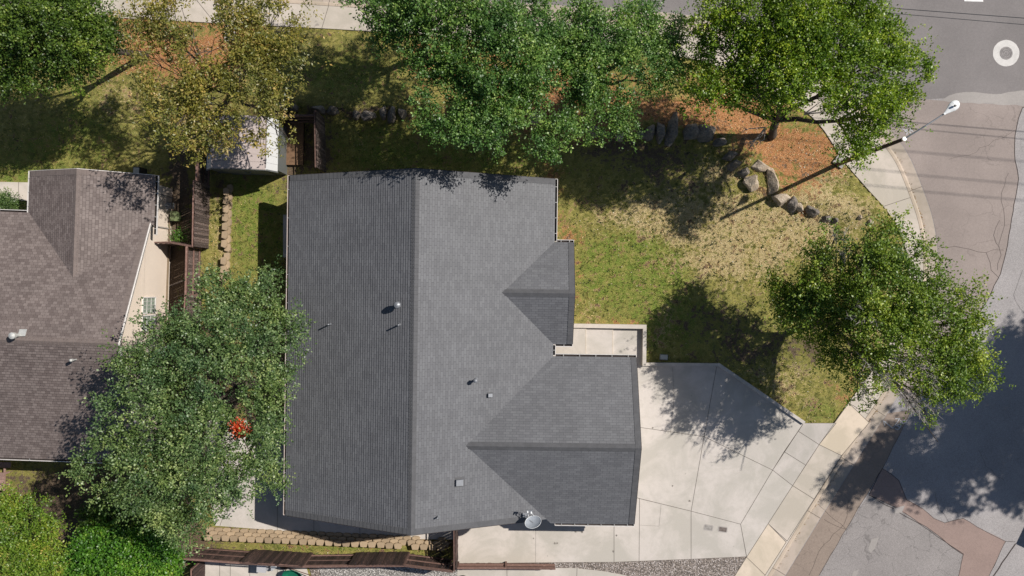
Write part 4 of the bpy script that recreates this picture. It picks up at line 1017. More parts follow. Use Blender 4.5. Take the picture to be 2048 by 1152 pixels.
# ---------------------------------------------------------------- street lamp
bx, by = W(1674, 329); e = empty('street_lamp', (bx, by, 0), 0, 'street lamp on a tall brown pole with a white cobra head over the road', 'street lamp')
o = Vector((bx, by, 0)); ptop = Vector((*W(1808, 278, 6.9), 6.9)) - o; hd0 = Vector((*W(1889, 227, 7.5), 7.5)) - o; hd1 = Vector((*W(1916, 205, 7.62), 7.62)) - o
m = MB(); m.tube([(0, 0, 0), (ptop.x * .5, ptop.y * .5, 3.45), tuple(ptop)], [.115, .095, .075], 14); m.build('pole', M['pole'], e, smooth=True)
m = MB(); m.box((.1, .12, .05), (.45, .55, .16), R(52)); m.build('footing', M['curbwall'], e)
m = MB(); m.tube([tuple(ptop - Vector((0, 0, .06))), tuple(ptop + Vector((0, 0, .06)))], .088, 10); m.build('collar', M['steel'], e)
m = MB(); mid = ptop.lerp(hd0, .5) + Vector((0, 0, .12)); m.tube([tuple(ptop), tuple(mid), tuple(hd0), tuple(hd0.lerp(hd1, .15))], [.035, .032, .03, .03], 8); m.build('arm', M['steel'], e)
d = (hd1 - hd0); L = d.length; ang = math.atan2(d.y, d.x)
def lathe_h(m, secs, c0, ang, zs=.45):
    n = 16; rows = []
    for t, r in secs:
        rows.append([(c0.x + math.cos(ang) * t * L - math.sin(ang) * r * math.cos(k * 2 * math.pi / n), c0.y + math.sin(ang) * t * L + math.cos(ang) * r * math.cos(k * 2 * math.pi / n), c0.z + .05 + t * .03 + r * zs * math.sin(k * 2 * math.pi / n)) for k in range(n)])
    for i in range(len(rows) - 1):
        for k in range(n): m.face([rows[i][k], rows[i][(k + 1) % n], rows[i + 1][(k + 1) % n], rows[i + 1][k]])
m = MB(); lathe_h(m, [(-.1, .045), (0, .05), (.08, .07), (.3, .12), (.55, .185), (.75, .2), (.92, .17), (1.04, .1), (1.1, .01)], hd0, ang); m.build('lamp_head', M['lampw'], e, smooth=True)
m = MB(); c = hd0.lerp(hd1, .62) + Vector((0, 0, .13)); m.tube([tuple(c), tuple(c + Vector((0, 0, .09)))], [.045, .04], 8); m.build('photocell', M['black'], e)

# ---------------------------------------------------------------- wires
def wire(h, shadow=None, vis=None, label='', r=.012, span=70):
    if vis: (x1, y1), (x2, y2) = W(*vis[0], h), W(*vis[1], h)
    sl_ = (y2 - y1) / (x2 - x1); xa_, xb_ = -55, 50
    pts = []
    for k in range(25):
        t = k / 24; x = xa_ + (xb_ - xa_) * t; sag = .9 * (1 - 4 * (t - .5) ** 2)
        pts.append((x, y1 + (x - x1) * sl_, h + .45 - sag * .5))
    m = MB(); m.tube(pts, r, 5); return tag(m.build('overhead_wire', M['wire']), label, 'wire', 'overhead wires crossing the street')
wire(6.5, vis=((1792, 18), (2048, 38)), label='upper of the two thin wires over the grey street', r=.017)
wire(6.5, vis=((1800, 29), (2048, 51)), label='lower of the two thin wires over the grey street', r=.014)
def shwire(h, ysh, lab):
    # shadow passes (2033, ysh) with slope .085 px/px on the ground
    xg, yg = W(2033, ysh); x = xg + .83 * h; y = yg + .39 * h; sl_ = -.085
    m = MB(); m.tube([(-55 + 105 * k / 24, y + (-55 + 105 * k / 24 - x) * sl_, h + .3 * (1 - math.cos((k / 24 - .5) * 2))) for k in range(25)], .02, 5)
    return tag(m.build('overhead_wire', M['wire']), lab, 'wire', 'overhead wires crossing the street')
shwire(14, 317, 'high wire outside the frame whose shadow falls first below the lamp'); shwire(14, 363, 'high wire outside the frame casting the middle faint shadow line'); shwire(14, 395, 'high wire outside the frame casting the lowest faint shadow line')
for x, y, lab in ((50, 10.5, 'brown utility pole carrying the wires beyond the right edge'), (-55, 19, 'brown utility pole carrying the wires beyond the left edge')):
    e = empty('utility_pole', (x, y, 0), 0, lab, 'utility pole')
    m = MB(); m.tube([(0, 0, -.3), (0, 0, 14.6)], [.17, .11], 12); m.build('pole', M['pole'], e)
    for z in (14.2, 6.6):
        m = MB(); m.box((0, 0, z), (.12, 4.4, .14)); m.build('crossarm', M['pole'], e)

# ---------------------------------------------------------------- van beyond the right edge (casts the crisp shadow at the corner)
vx, vy = W(2100, 1058); ang = math.atan2(29, 14)
e = empty('parked_van', (vx, vy, ZR), 0, 'parked pale van just beyond the lower right edge', 'van')
dv = Vector((math.cos(ang), math.sin(ang), 0)); nv = Vector((dv.y, -dv.x, 0))
cc = dv * 2.4 + nv * 1.0
m = MB(); m.box((cc.x, cc.y, .75), (4.8, 1.96, .8), ang); m.box((cc.x, cc.y, 1.58), (4.78, 1.94, .86), ang); m.build('body', M['vanp'], e)
for s in (-1, 1):
    m = MB(); c = cc + nv * s * .975; m.box((c.x, c.y, 1.6), (3.8, .03, .5), ang); m.build('window', M['glass'], e)
for a in (-1.5, 1.5):
    for s in (-1, 1):
        c = cc + dv * a + nv * s * .9; m = MB(); m.tube([tuple(c - nv * .11 + Vector((0, 0, .33))), tuple(c + nv * .11 + Vector((0, 0, .33)))], .33, 16)
        w_ = m.build('wheel', M['black'], e)
for s in (-1, 1):
    c = cc - dv * 2.41 + nv * s * .7; m = MB(); m.box((c.x, c.y, .8), (.05, .3, .2), ang); m.build('headlight', M['lampw'], e)

# ---------------------------------------------------------------- small yard things
e = empty('utility_box', (*W(287, 348), 0), R(-3), 'dark box with a pale lid standing above the brown roof edge in the shaded yard', 'utility box')
m = MB(); m.box((0, 0, .38), (.36, .5, .76)); m.build('body', M['black'], e)
m = MB(); m.box((0, -.0, .78), (.27, .4, .04)); m.build('lid', surf('lid_pale', (.45, .47, .45), .1), e)
e = empty('gas_meter', (*W(349, 414), 0), 0, 'grey meter with white pipework beside the cream wall', 'gas meter')
m = MB(); m.box((0, 0, .55), (.3, .3, .35)); m.build('meter', M['vent'], e)
m = MB(); m.tube([(-.25, .0, .1), (-.25, 0, .8), (0, 0, .85), (0, 0, .7)], .022, 6); m.tube([(-.15, -.2, .0), (-.15, -.2, .6), (-.05, -.2, .65)], .02, 6); m.build('pipework', M['lampw'], e)
m = MB(); m.tube([(-.35, .55, 2.4), (.0, .45, .9), (.05, .4, .3)], .025, 6); m.build('conduit', M['vent'], e)
e = empty('storage_bin', (*W(357, 434), 0), R(-3), 'olive green plastic bin next to the grey meter', 'bin')
m = MB(); m.tube([(0, 0, 0), (0, 0, .45)], [.20, .25], 4); m.box((0, 0, .3), (.30, .44, .5)); m.build('body', M['olive'], e)
m = MB(); m.box((0, 0, .57), (.34, .48, .05)); m.build('lid', M['olive'], e)
# stick lying in the side yard
m = MB(); m.tube([W3(338, 572, .03) * 1, W3(366, 561, .06)], .035, 6); m.tube([W3(348, 596, .03), W3(368, 588, .05)], .012, 5)
tag(m.build('loose_board', surf('board_pale', (.42, .36, .32), .1)), 'pale stick lying in the narrow dark side yard', 'stick')
m = MB(); m.tube([W3(875, 1100, .9), W3(903, 1084, .95)], .02, 6)
tag(m.build('leaning_pole', surf('pole_tan', (.45, .33, .2), .1)), 'thin tan pole in the shaded corner by the side gate', 'pole')
m = MB(); m.tube([W3(226, 60, .12), W3(247, 70, .12)], [.07, .05], 8); tag(m.build('fallen_log', M['twig']), 'pale log on orange soil at the edge of the top left tree', 'log')
m = MB(); m.prism([W(451, 50), W(474, 53), W(470, 85), (W(450, 82))], -.05, .1); tag(m.build('utility_pad', M['curbwall'], tint=True), 'grey concrete pad in the orange soil near the top sidewalk', 'utility pad')
# picnic table bottom left
e = empty('picnic_table', (*W(-2, 955), 0), R(-2), 'reddish wooden picnic table at the lower left edge under the eave', 'picnic table')
m = MB()
for k in range(5): m.box((0, .36 - k * .18, .74), (1.5, .165, .04), t=.3 + .15 * k)
m.build('tabletop', M['deck'], e, tint=True)
for y in (.75, -.75):
    m = MB(); m.box((.1, y, .44), (1.5, .26, .04)); m.build('bench', M['deck'], e, tint=True)
for x in (-.5, .5):
    m = MB(); m.box((x, 0, .36), (.08, 1.4, .07)); m.box((x, .3, .36), (.07, .08, .72)); m.box((x, -.3, .36), (.072, .08, .72)); m.build('leg', M['deck'], e, tint=True)
# wheelbarrow
e = empty('wheelbarrow', (*W(592, 1146), 0), R(-15), 'green wheelbarrow cut by the bottom edge of the frame', 'wheelbarrow')
m = MB(); n = 14; ou = [(math.cos(k * 2 * math.pi / n) * .55, math.sin(k * 2 * math.pi / n) * .34) for k in range(n)]; 
for (s0, z0_), (s1, z1_) in (((1, .6), (.95, .61)), ((.95, .61), (.62, .33)), ((.62, .33), (.01, .32)), ((1, .6), (.65, .31))):
    for k in range(n):
        a, b = ou[k], ou[(k + 1) % n]; m.face([(a[0] * s0, a[1] * s0, z0_), (b[0] * s0, b[1] * s0, z0_), (b[0] * s1, b[1] * s1, z1_), (a[0] * s1, a[1] * s1, z1_)])
m.build('tray', M['green_plastic'], e)
m = MB(); m.tube([(-.62, .16, .2), (-.62, .24, .2)], .2, 14); m.build('wheel', M['black'], e)
for s in (-1, 1):
    m = MB(); m.tube([(-.62, s * .06 + .2, .2), (.2, s * .25, .34), (.9, s * .3, .55)], .022, 6); m.build('handle', M['rail'], e, tint=True)
e = empty('storage_box', (*W(533, 1126), 0), R(-3), 'light grey box pushed against the outside of the long fence', 'box')
m = MB(); m.box((0, 0, .4), (.42, .34, .8)); m.build('body', surf('greybox', (.42, .42, .45), .1), e); m = MB(); m.box((0, 0, .82), (.45, .36, .05)); m.build('lid', surf('greylid', (.48, .48, .5), .1), e)
m = MB(); m.face([W3(542, 1130, .75), W3(554, 1133, .7), W3(542, 1142, .3)]); m.face([W3(542, 1142, .3), W3(554, 1133, .7), W3(548, 1139, .1)])
o_ = m.build('white_board', M['lampw']); md = o_.modifiers.new('s', 'SOLIDIFY'); md.thickness = .02; tag(o_, 'small white triangular panel leaning beside the grey box', 'panel')
for px, py, r, lab in ((926, 1160, .34, 'black round pot at the bottom edge just right of the side gate'), (1069, 1163, .33, 'black round pot at the bottom edge under the low rail fence')):
    e = empty('plant_pot', (*W(px, py), .03), 0, lab, 'pot'); m = MB(); m.tube([(0, 0, 0), (0, 0, .42), (0, 0, .45), (0, 0, .45), (0, 0, .35)], [r * .75, r * .97, r, r * .88, r * .84], 20, cap=False); m.build('pot', M['black'], e)
    m = MB(); disc(m, r * .86, .36, 20); m.build('soil', M['soil'], e)
e = empty('bucket', (*W(160, 1120), 0), 0, 'red bucket half hidden between the two lower left shrubs', 'bucket')
m = MB(); m.tube([(0, 0, 0), (0, 0, .5), (0, 0, .48)], [.14, .19, .15], 14); m.build('pail', M['redp'], e); m = MB(); m.tube([(-.19, 0, .48), (0, .1, .56), (.19, 0, .48)], .008, 5); m.build('handle', M['steel'], e)

# ---------------------------------------------------------------- vegetation
def quadmesh(name, V, mat, tint, parent=None):
    n = len(V) // 4; me = bpy.data.meshes.new(name); me.vertices.add(len(V)); me.vertices.foreach_set('co', V.astype(np.float32).ravel())
    me.loops.add(n * 4); me.loops.foreach_set('vertex_index', np.arange(n * 4, dtype=np.int32)); me.polygons.add(n); me.polygons.foreach_set('loop_start', np.arange(0, n * 4, 4, dtype=np.int32))
    me.update(calc_edges=True); a = me.attributes.new('tint', 'FLOAT', 'FACE'); a.data.foreach_set('value', tint.astype(np.float32)); me.materials.append(mat)
    o = bpy.data.objects.new(name, me); COL.objects.link(o)
    if parent: o.parent = parent
    return o
def unit(a): return a / (np.linalg.norm(a, axis=1, keepdims=True) + 1e-9)
def lattice(rs):
    g = rs.rand(24, 24, 24)
    def f(p, s):
        q = p / s; i = np.floor(q).astype(int); t = q - i; t = t * t * (3 - 2 * t); r = 0
        for a in (0, 1):
            for b in (0, 1):
                for c in (0, 1):
                    w = (t[:, 0] if a else 1 - t[:, 0]) * (t[:, 1] if b else 1 - t[:, 1]) * (t[:, 2] if c else 1 - t[:, 2])
                    r = r + w * g[(i[:, 0] + a) % 24, (i[:, 1] + b) % 24, (i[:, 2] + c) % 24]
        return r
    return f
def leaf_quads(P, A, Nn, Ln, Wd):
    A = unit(A); B = unit(np.cross(Nn, A)); L = Ln[:, None]; w = Wd[:, None]
    V = np.stack([P, P + A * L * .45 + B * w * .5, P + A * L, P + A * L * .45 - B * w * .5], 1)
    return V.reshape(-1, 3)
def tree(name, base, blobs, label, cat, mat, seed, dens=16, leaf=(.105, .066), kl=16, gap=.42, sprig=.42, trunk_r=.17, zs=.62, bare=(), th=None, group='trees around the lot', up=.5, extra=None, tintb=0.0, droop=.12, lowz=0.9, shell=.5, bark=None, th_frac=.42):
    rs = np.random.RandomState(seed); rr = random.Random(seed); fn = lattice(rs)
    bx, by = W(*base); e = empty(name, (bx, by, 0), 0, label, cat, group); o = np.array([bx, by, 0])
    cs = []; 
    for px, py, r, h in blobs:
        x, y = W(px, py, h); cs.append((np.array([x, y, h]), r / 40 * (1 - h / H)))
    SP = []; SD = []
    for c, r in cs:
        n = int(dens * DM * 4 * r * r * (1 + .35 * zs)); d = unit(rs.randn(n, 3)); d[:, 2] = np.where((d[:, 2] < -.15) & (rs.rand(n) < .75), -d[:, 2], d[:, 2])
        rad = rs.rand(n) ** shell; p = c + d * (rad[:, None] * r) * np.array([1, 1, zs]); p += rs.randn(n, 3) * .12
        out = unit(p - c + np.array([0, 0, .35 * r]))
        SP.append(p); SD.append(out)
    P = np.concatenate(SP); D = np.concatenate(SD)
    nz = fn(P + 50, 1.15) * .52 + fn(P + 90, .42) * .48
    keep = (nz > gap) & (P[:, 2] > lowz); P, D, nz = P[keep], D[keep], nz[keep]
    # drop sprigs buried under many others is not needed; leaves
    D = unit(D + rs.randn(len(P), 3) * .55); k = kl; n = len(P)
    t = rs.rand(n, k); sp = sprig * (.55 + .7 * rs.rand(n) + 1.3 * (rs.rand(n) > .88))
    pos_ = P[:, None, :] + D[:, None, :] * (t * sp[:, None])[..., None] + rs.randn(n, k, 3) * .065
    pos_[..., 2] -= droop * t * t
    dirs = D[:, None, :] * .6 + rs.randn(n, k, 3) * .75
    nn = rs.randn(n, k, 3) * .55 + np.array([SUN.x * .35, SUN.y * .35, up + .45])
    sz = (.65 + .6 * rs.rand(n, k)); Lf = (leaf[0] * sz).ravel(); Wf = (leaf[1] * sz).ravel()
    V = leaf_quads(pos_.reshape(-1, 3), dirs.reshape(-1, 3), unit(nn.reshape(-1, 3)), Lf, Wf) - o
    tint = np.clip(.45 + tintb + (nz[:, None] - .55) * .9 + rs.randn(n, 1) * .13 + rs.randn(n, k) * .15, 0, 1).ravel()
    quadmesh('crown', V, mat, tint, e)
    # wood
    zc = min(c[2] for c, r in cs); hc = np.mean([c for c, r in cs], axis=0)
    fork = Vector((float((hc[0] - bx) * .35), float((hc[1] - by) * .35), float((th or zc * th_frac))))
    m = MB(); m.tube([(0, 0, -.1), (0, 0, .25), tuple(fork * .5 + Vector((rr.uniform(-.1, .1), rr.uniform(-.1, .1), 0))), tuple(fork)], [trunk_r * 1.35, trunk_r * 1.05, trunk_r * .92, trunk_r * .8], 10); m.build('trunk', bark or M['bark'], e, smooth=True)
    m = MB(); K = max(1, min(6, len(cs) // 4 + 1)); order = sorted(range(len(cs)), key=lambda i: -cs[i][1]); seeds = [order[0]]
    while len(seeds) < K: seeds.append(max(range(len(cs)), key=lambda i: min(np.linalg.norm(cs[i][0] - cs[k][0]) for k in seeds) + .4 * cs[i][1]))
    grp = [min(range(K), key=lambda k: np.linalg.norm(cs[i][0] - cs[seeds[k]][0])) for i in range(len(cs))]
    for k in range(K):
        mem = [i for i in range(len(cs)) if grp[i] == k]
        if not mem: continue
        g = Vector(np.mean([cs[i][0] for i in mem], axis=0) - o); g.z -= .5; node = fork.lerp(g, .62); w0 = trunk_r * (.42 + .05 * min(len(mem), 5))
        pts = [fork.lerp(node, q) + (Vector((rr.uniform(-.16, .16), rr.uniform(-.16, .16), .12)) if 0 < q < 1 else Vector()) for q in (0, .33, .66, 1)]
        m.tube(pts, [w0, w0 * .85, w0 * .72, w0 * .6], 7)
        for i_ in mem:
            c, r = cs[i_]; c_ = Vector(c - o) - Vector((0, 0, r * .2)); pts = [node]
            for q in (.3, .6, 1): pts.append(node.lerp(c_, q) + Vector((rr.uniform(-.2, .2), rr.uniform(-.2, .2), rr.uniform(-.05, .15))) * (1.3 - q))
            m.tube(pts, [w0 * .45, w0 * .33, w0 * .22, w0 * .12], 5)
            idx = np.nonzero(np.linalg.norm((P - c) / r, axis=1) < 1.15)[0]
            for i in rr.sample(list(idx), min(len(idx), max(5, int(8 * r * r)))):
                s_ = pts[rr.choice((1, 2, 3))]; q = Vector(P[i] - o); md = s_.lerp(q, .5) + Vector((rr.uniform(-.15, .15), rr.uniform(-.15, .15), rr.uniform(-.05, .1)))
                m.tube([s_, md, q, q + Vector(D[i]) * .2], [.02, .014, .008, .003], 4, cap=False)
    m.build('branches', bark or M['bark'], e)
    if bare:
        for px, py, r, h, cnt in bare:
            m = MB(); c = W3(px, py, h) - Vector(o); root = fork.lerp(c, .45)
            for _ in range(cnt):
                a = rr.uniform(0, 2 * math.pi); rad = r / 40 * rr.uniform(.4, 1.05)
                tip = c + Vector((math.cos(a) * rad, math.sin(a) * rad, rr.uniform(-.3, .45)))
                mid = root.lerp(tip, .6) + Vector((rr.uniform(-.2, .2), rr.uniform(-.2, .2), rr.uniform(0, .3)))
                m.tube([root, mid, tip], [.035, .022, .008], 4, cap=False)
                for k_ in range(7):
                    t_ = rr.uniform(.35, .98); s0 = mid.lerp(tip, t_) ; dd = (tip - mid).normalized() + Vector((rr.uniform(-.8, .8), rr.uniform(-.8, .8), rr.uniform(-.3, .5)))
                    e1 = s0 + dd * rr.uniform(.15, .45); m.tube([s0, e1], [.013, .006], 3, cap=False)
                    e2 = s0.lerp(e1, .5) + Vector((rr.uniform(-.2, .2), rr.uniform(-.2, .2), rr.uniform(-.05, .15))); m.tube([s0.lerp(e1, .5), e2], [.009, .004], 3, cap=False)
            m.build('bare_branch', M['twig'], e)
    if extra: extra(e, o, rs)
    return e
DM = 2.4
def C(*a): return [tuple(x) for x in a]
LM = {
 'dark': leafmat('leaf_dark_green', (.035, .075, .012), (.115, .20, .030), (.34, .42, .11)),
 'gold': leafmat('leaf_olive_gold', (.085, .105, .020), (.260, .255, .060), (.56, .40, .17)),
 'blue': leafmat('leaf_cool_green', (.030, .085, .018), (.125, .250, .058), (.38, .52, .17)),
 'bright': leafmat('leaf_bright_green', (.05, .11, .010), (.19, .31, .022), (.48, .56, .07)),
 'mid': leafmat('leaf_mid_green', (.05, .105, .012), (.195, .30, .040), (.52, .58, .13)),
 'sage': leafmat('leaf_sage_green', (.038, .085, .026), (.150, .240, .090), (.42, .51, .25)),
 'vivid': leafmat('leaf_vivid_green', (.030, .10, .012), (.10, .26, .026), (.30, .45, .09)),
 'lime': leafmat('leaf_yellow_green', (.07, .13, .014), (.19, .32, .040), (.46, .40, .11)),
 'red': leafmat('leaf_red', (.22, .02, .008), (.50, .06, .02), (.7, .16, .06)),
}
tree('broadleaf_tree', (290, 112), [(30, 40, 80, 7), (110, 50, 85, 7.4), (190, 90, 55, 6.5), (60, 120, 70, 6.2), (150, 130, 50, 6), (20, 150, 45, 5.6), (-60, 60, 90, 7), (150, 10, 60, 7), (215, 60, 30, 6)], 'dense dark green tree filling the top left corner', 'tree', LM['dark'], 11, dens=22, gap=.28)
tree('broadleaf_tree', (470, 190), [(315, 235, 24, 8.2), (370, 300, 16, 8), (345, 265, 20, 8.2), (300, 60, 55, 7), (340, 20, 40, 7), (440, 5, 40, 7), (540, 10, 40, 7), (420, 100, 50, 7.4), (520, 95, 50, 7.2), (375, 175, 45, 7), (470, 180, 45, 7), (530, 175, 40, 6.8), (585, 95, 28, 6.6), (380, 60, 60, 7.4), (460, 50, 60, 7.4), (540, 60, 50, 7), (320, 130, 50, 6.8), (400, 140, 60, 7.3), (480, 140, 60, 7.4), (555, 130, 45, 6.8), (350, 210, 50, 6.6), (430, 210, 55, 6.8), (505, 210, 50, 6.6), (390, 275, 35, 6), (450, 265, 35, 6), (550, 215, 22, 6.2), (590, 40, 20, 6.5), (570, 270, 14, 5.6), (265, 40, 22, 6.6), (405, 320, 10, 5.2), (310, 190, 35, 6.3), (520, 285, 16, 5.6)],
     'loose olive gold tree spreading over the shed', 'tree', LM['gold'], 12, dens=16, gap=.46, sprig=.5, leaf=(.13, .06), trunk_r=.13, bare=[(385, 215, 25, 5.6, 4), (570, 60, 15, 6, 2), (560, 235, 18, 5.2, 2)])
tree('broadleaf_tree', (850, 112), [(830, -160, 60, 8), (900, -120, 60, 8), (960, -95, 60, 8), (1010, -150, 60, 8), (790, -90, 50, 7.8), (760, -170, 50, 7.8), (700, -110, 40, 7.4), (860, -60, 45, 8), (790, 10, 65, 7.5), (860, -10, 80, 8), (950, 0, 80, 8), (830, 70, 50, 7), (780, 60, 40, 6.6), (960, 60, 50, 7), (1040, -20, 70, 7.5), (740, -30, 50, 7), (830, 120, 25, 6.2)], 'cool green tree along the top edge above the grey roof', 'tree', LM['blue'], 13, dens=21, gap=.39)
tree('broadleaf_tree', (960, 190), [(1062, 200, 30, 7), (1075, 150, 38, 7.2), (860, 140, 40, 7.4), (910, 75, 40, 7.8), (1000, 60, 50, 8.3), (1050, 160, 40, 7.4), (920, 165, 40, 7.4), (1020, 225, 30, 7.4), (900, 130, 55, 7.8), (970, 130, 60, 8.3), (1040, 110, 60, 8.3), (880, 190, 50, 7.4), (950, 200, 55, 7.4), (890, 245, 40, 7.4), (950, 260, 35, 7.4), (1010, 190, 45, 7.4), (1085, 60, 50, 7.8), (930, 290, 25, 7.4), (860, 250, 25, 7.4), (1000, 245, 28, 7.4), (990, 285, 18, 7.4)], 'large cool green tree overhanging the lawn above the main ridge', 'tree', LM['blue'], 14, dens=21, gap=.40)
tree('broadleaf_tree', (1150, 180), [(1100, 100, 45, 7), (1160, 100, 50, 7), (1240, 95, 45, 6.8), (1240, 160, 38, 6.2), (1310, 80, 35, 6), (1345, 150, 32, 6), (1190, 170, 38, 6.4), (1355, 60, 26, 6), (1130, 50, 60, 7), (1200, 60, 60, 7), (1270, 50, 45, 6.5), (1130, 130, 50, 6.8), (1200, 140, 55, 6.8), (1270, 120, 45, 6.3), (1330, 110, 40, 6), (1160, 200, 45, 6), (1230, 200, 38, 5.8), (1120, 250, 40, 6.6), (1090, 290, 28, 6.5), (1240, 245, 30, 5.2), (1265, 262, 16, 4.8), (1300, 165, 30, 5.8), (1290, 20, 30, 6.2), (1100, 305, 14, 6), (1180, 262, 22, 5)], 'green tree between the central tree and the bright one, hanging over the rock row', 'tree', LM['blue'], 15, dens=20, gap=.42, tintb=.04)
tree('broadleaf_tree', (1542, 272), [(1480, 70, 50, 7.4), (1570, 80, 55, 7.9), (1660, 90, 50, 7.9), (1490, 140, 45, 7), (1580, 160, 45, 8.2), (1650, 170, 45, 8), (1770, 80, 40, 7.4), (1800, 150, 40, 7.2), (1430, 185, 35, 7), (1760, 225, 35, 7), (1420, 75, 40, 6.8), (1560, -10, 60, 7.9), (1700, 0, 60, 7.9), (1440, 30, 50, 7.4), (1520, 30, 65, 7.9), (1600, 40, 70, 8.2), (1680, 50, 65, 7.9), (1740, 50, 35, 7.4), (1450, 110, 50, 6.9), (1530, 110, 60, 7.6), (1620, 120, 65, 8), (1700, 110, 60, 7.9), (1770, 120, 50, 7.4), (1830, 130, 30, 6.9), (1560, 190, 40, 7.6), (1740, 180, 50, 7.8), (1800, 195, 35, 7.2), (1680, 200, 35, 7), (1400, 150, 35, 6.4), (1700, 280, 38, 6.6), (1735, 265, 32, 6.6), (1480, 180, 40, 7), (1385, 195, 25, 6.6), (1520, 230, 20, 6.6), (1820, 235, 20, 6.8), (1715, 310, 18, 6.6), (1850, 155, 14, 7.2)],
     'bright yellow-green tree at the street corner beside the lamp', 'tree', LM['bright'], 16, dens=20, gap=.39, trunk_r=.2, bare=[(1500, 160, 40, 6.4, 7), (1570, 130, 25, 7, 3), (1500, 275, 25, 4.2, 5), (1680, 215, 30, 5.4, 4)], th=1.6)
tree('broadleaf_tree', (1612, 652), [(1700, 600, 38, 4.2), (1765, 630, 38, 4.2), (1660, 665, 32, 4.0), (1720, 560, 30, 4.4), (1650, 530, 42, 5.6), (1620, 560, 42, 5.4), (1580, 620, 35, 5), (1570, 590, 32, 5), (1660, 620, 50, 5.8), (1740, 540, 45, 7.1), (1790, 545, 45, 7.3), (1840, 640, 50, 7.5), (1750, 640, 50, 7.5), (1900, 650, 45, 7.3), (1830, 730, 45, 7.3), (1900, 720, 45, 7.3), (1645, 690, 35, 5.4), (1860, 560, 35, 7.3), (1940, 640, 30, 7.3), (1700, 520, 55, 6.5), (1760, 500, 55, 7.3), (1820, 510, 50, 7.3), (1660, 580, 55, 6.5), (1740, 580, 65, 7.5), (1820, 590, 60, 7.5), (1880, 610, 50, 7.3), (1590, 590, 45, 5.2), (1620, 640, 50, 5.6), (1700, 660, 50, 6.2), (1790, 670, 60, 7.5), (1870, 680, 55, 7.3), (1930, 700, 45, 7.3), (1960, 750, 35, 7.3), (1880, 750, 50, 7.3), (1690, 720, 36, 5.6), (1760, 740, 45, 7.3), (1840, 790, 18, 6.3), (1920, 790, 35, 7.3), (1870, 850, 22, 7.3), (1880, 885, 9, 7.3), (1950, 585, 18, 7.3), (1565, 560, 28, 4.8), (1670, 480, 25, 5.9), (1780, 455, 25, 7.3), (1985, 770, 16, 7.3), (1720, 790, 20, 5.6), (1630, 500, 18, 5)],
     'large green tree with bare grey twigs between lawn and curved road', 'tree', LM['mid'], 17, dens=17, gap=.41, trunk_r=.2, bare=[(1815, 775, 52, 8.0, 24), (1755, 770, 32, 7.4, 8), (1705, 495, 38, 7.0, 12), (1760, 740, 25, 8.2, 4), (1855, 830, 18, 7.6, 4), (1740, 620, 30, 8.2, 6)])
def redspot(e, o, rs):
    c = W3(480, 856, 7.6); n = 420; P = np.array(c) + rs.randn(n, 3) * np.array([.17, .15, .12]) - o
    V = leaf_quads(P, rs.randn(n, 3), unit(rs.randn(n, 3) * .5 + np.array([.2, .1, 1])), np.full(n, .11), np.full(n, .06)); quadmesh('red_leaves', V, LM['red'], rs.rand(n), e)
tree('broadleaf_tree', (505, 765), [(440, 600, 50, 6.9), (510, 600, 55, 6.4), (560, 640, 45, 5.4), (340, 660, 50, 7.1), (420, 680, 65, 7.9), (500, 690, 65, 7.2), (560, 720, 45, 5.4), (270, 720, 50, 7.7), (340, 750, 65, 7.9), (430, 770, 70, 8.5), (520, 790, 60, 6.8), (240, 800, 45, 7.7), (300, 830, 60, 8.3), (390, 860, 70, 8.3), (480, 870, 65, 7.2), (485, 855, 32, 6.6), (470, 835, 30, 6.8), (545, 860, 35, 5.2), (220, 890, 45, 7.3), (290, 920, 60, 7.9), (380, 950, 65, 7.7), (470, 950, 60, 6.6), (530, 930, 35, 5.4), (170, 935, 25, 6.9), (270, 990, 40, 7.1), (340, 1020, 50, 6.5), (420, 1020, 45, 6.5), (370, 1065, 30, 5.7), (290, 650, 28, 7.1), (590, 650, 18, 5), (590, 680, 14, 4.8), (210, 985, 20, 6.7), (555, 965, 20, 4.4), (540, 560, 20, 5), (430, 560, 24, 6.3)],
     'huge sage green tree between the brown and grey roofs', 'tree', LM['sage'], 18, dens=18, gap=.43, trunk_r=.24, extra=redspot)
tree('shrub', (285, 1068), [(190, 1100, 45, 2.4), (250, 1110, 50, 2.6), (310, 1105, 45, 2.4), (220, 1080, 35, 2.2), (290, 1085, 30, 2.2), (250, 1150, 50, 2.4), (160, 1125, 30, 2.0), (340, 1120, 25, 2), (310, 1150, 40, 2.2), (190, 1150, 40, 2.2)], 'vivid green bush at the bottom left beside the dark fence', 'shrub', LM['vivid'], 19, dens=34, gap=.28, leaf=(.11, .08), trunk_r=.06, lowz=.3, group='bushes at the lower left', kl=14, sprig=.3)
tree('shrub', (200, 1030), [(200, 1035, 40, 1.6), (250, 1045, 35, 1.6), (300, 1040, 30, 1.5), (330, 1060, 25, 1.5)], 'darker low bush in shade just above the vivid green one', 'shrub', LM['dark'], 29, dens=26, gap=.33, trunk_r=.05, lowz=.2, group='bushes at the lower left', sprig=.3)
tree('shrub', (130, 1030), [(20, 1035, 38, 3.0), (60, 1060, 45, 3.4), (20, 1090, 45, 3.6), (90, 1100, 35, 3.2), (60, 1140, 50, 3.4), (0, 1040, 40, 3.2), (-30, 1100, 60, 3.4), (15, 1000, 22, 2.6), (70, 1010, 18, 2.6), (105, 1060, 18, 2.8), (100, 1140, 25, 3)], 'yellow-green bush with rusty tips in the bottom left corner', 'shrub', LM['lime'], 20, dens=22, gap=.40, trunk_r=.08, lowz=.3, group='bushes at the lower left')
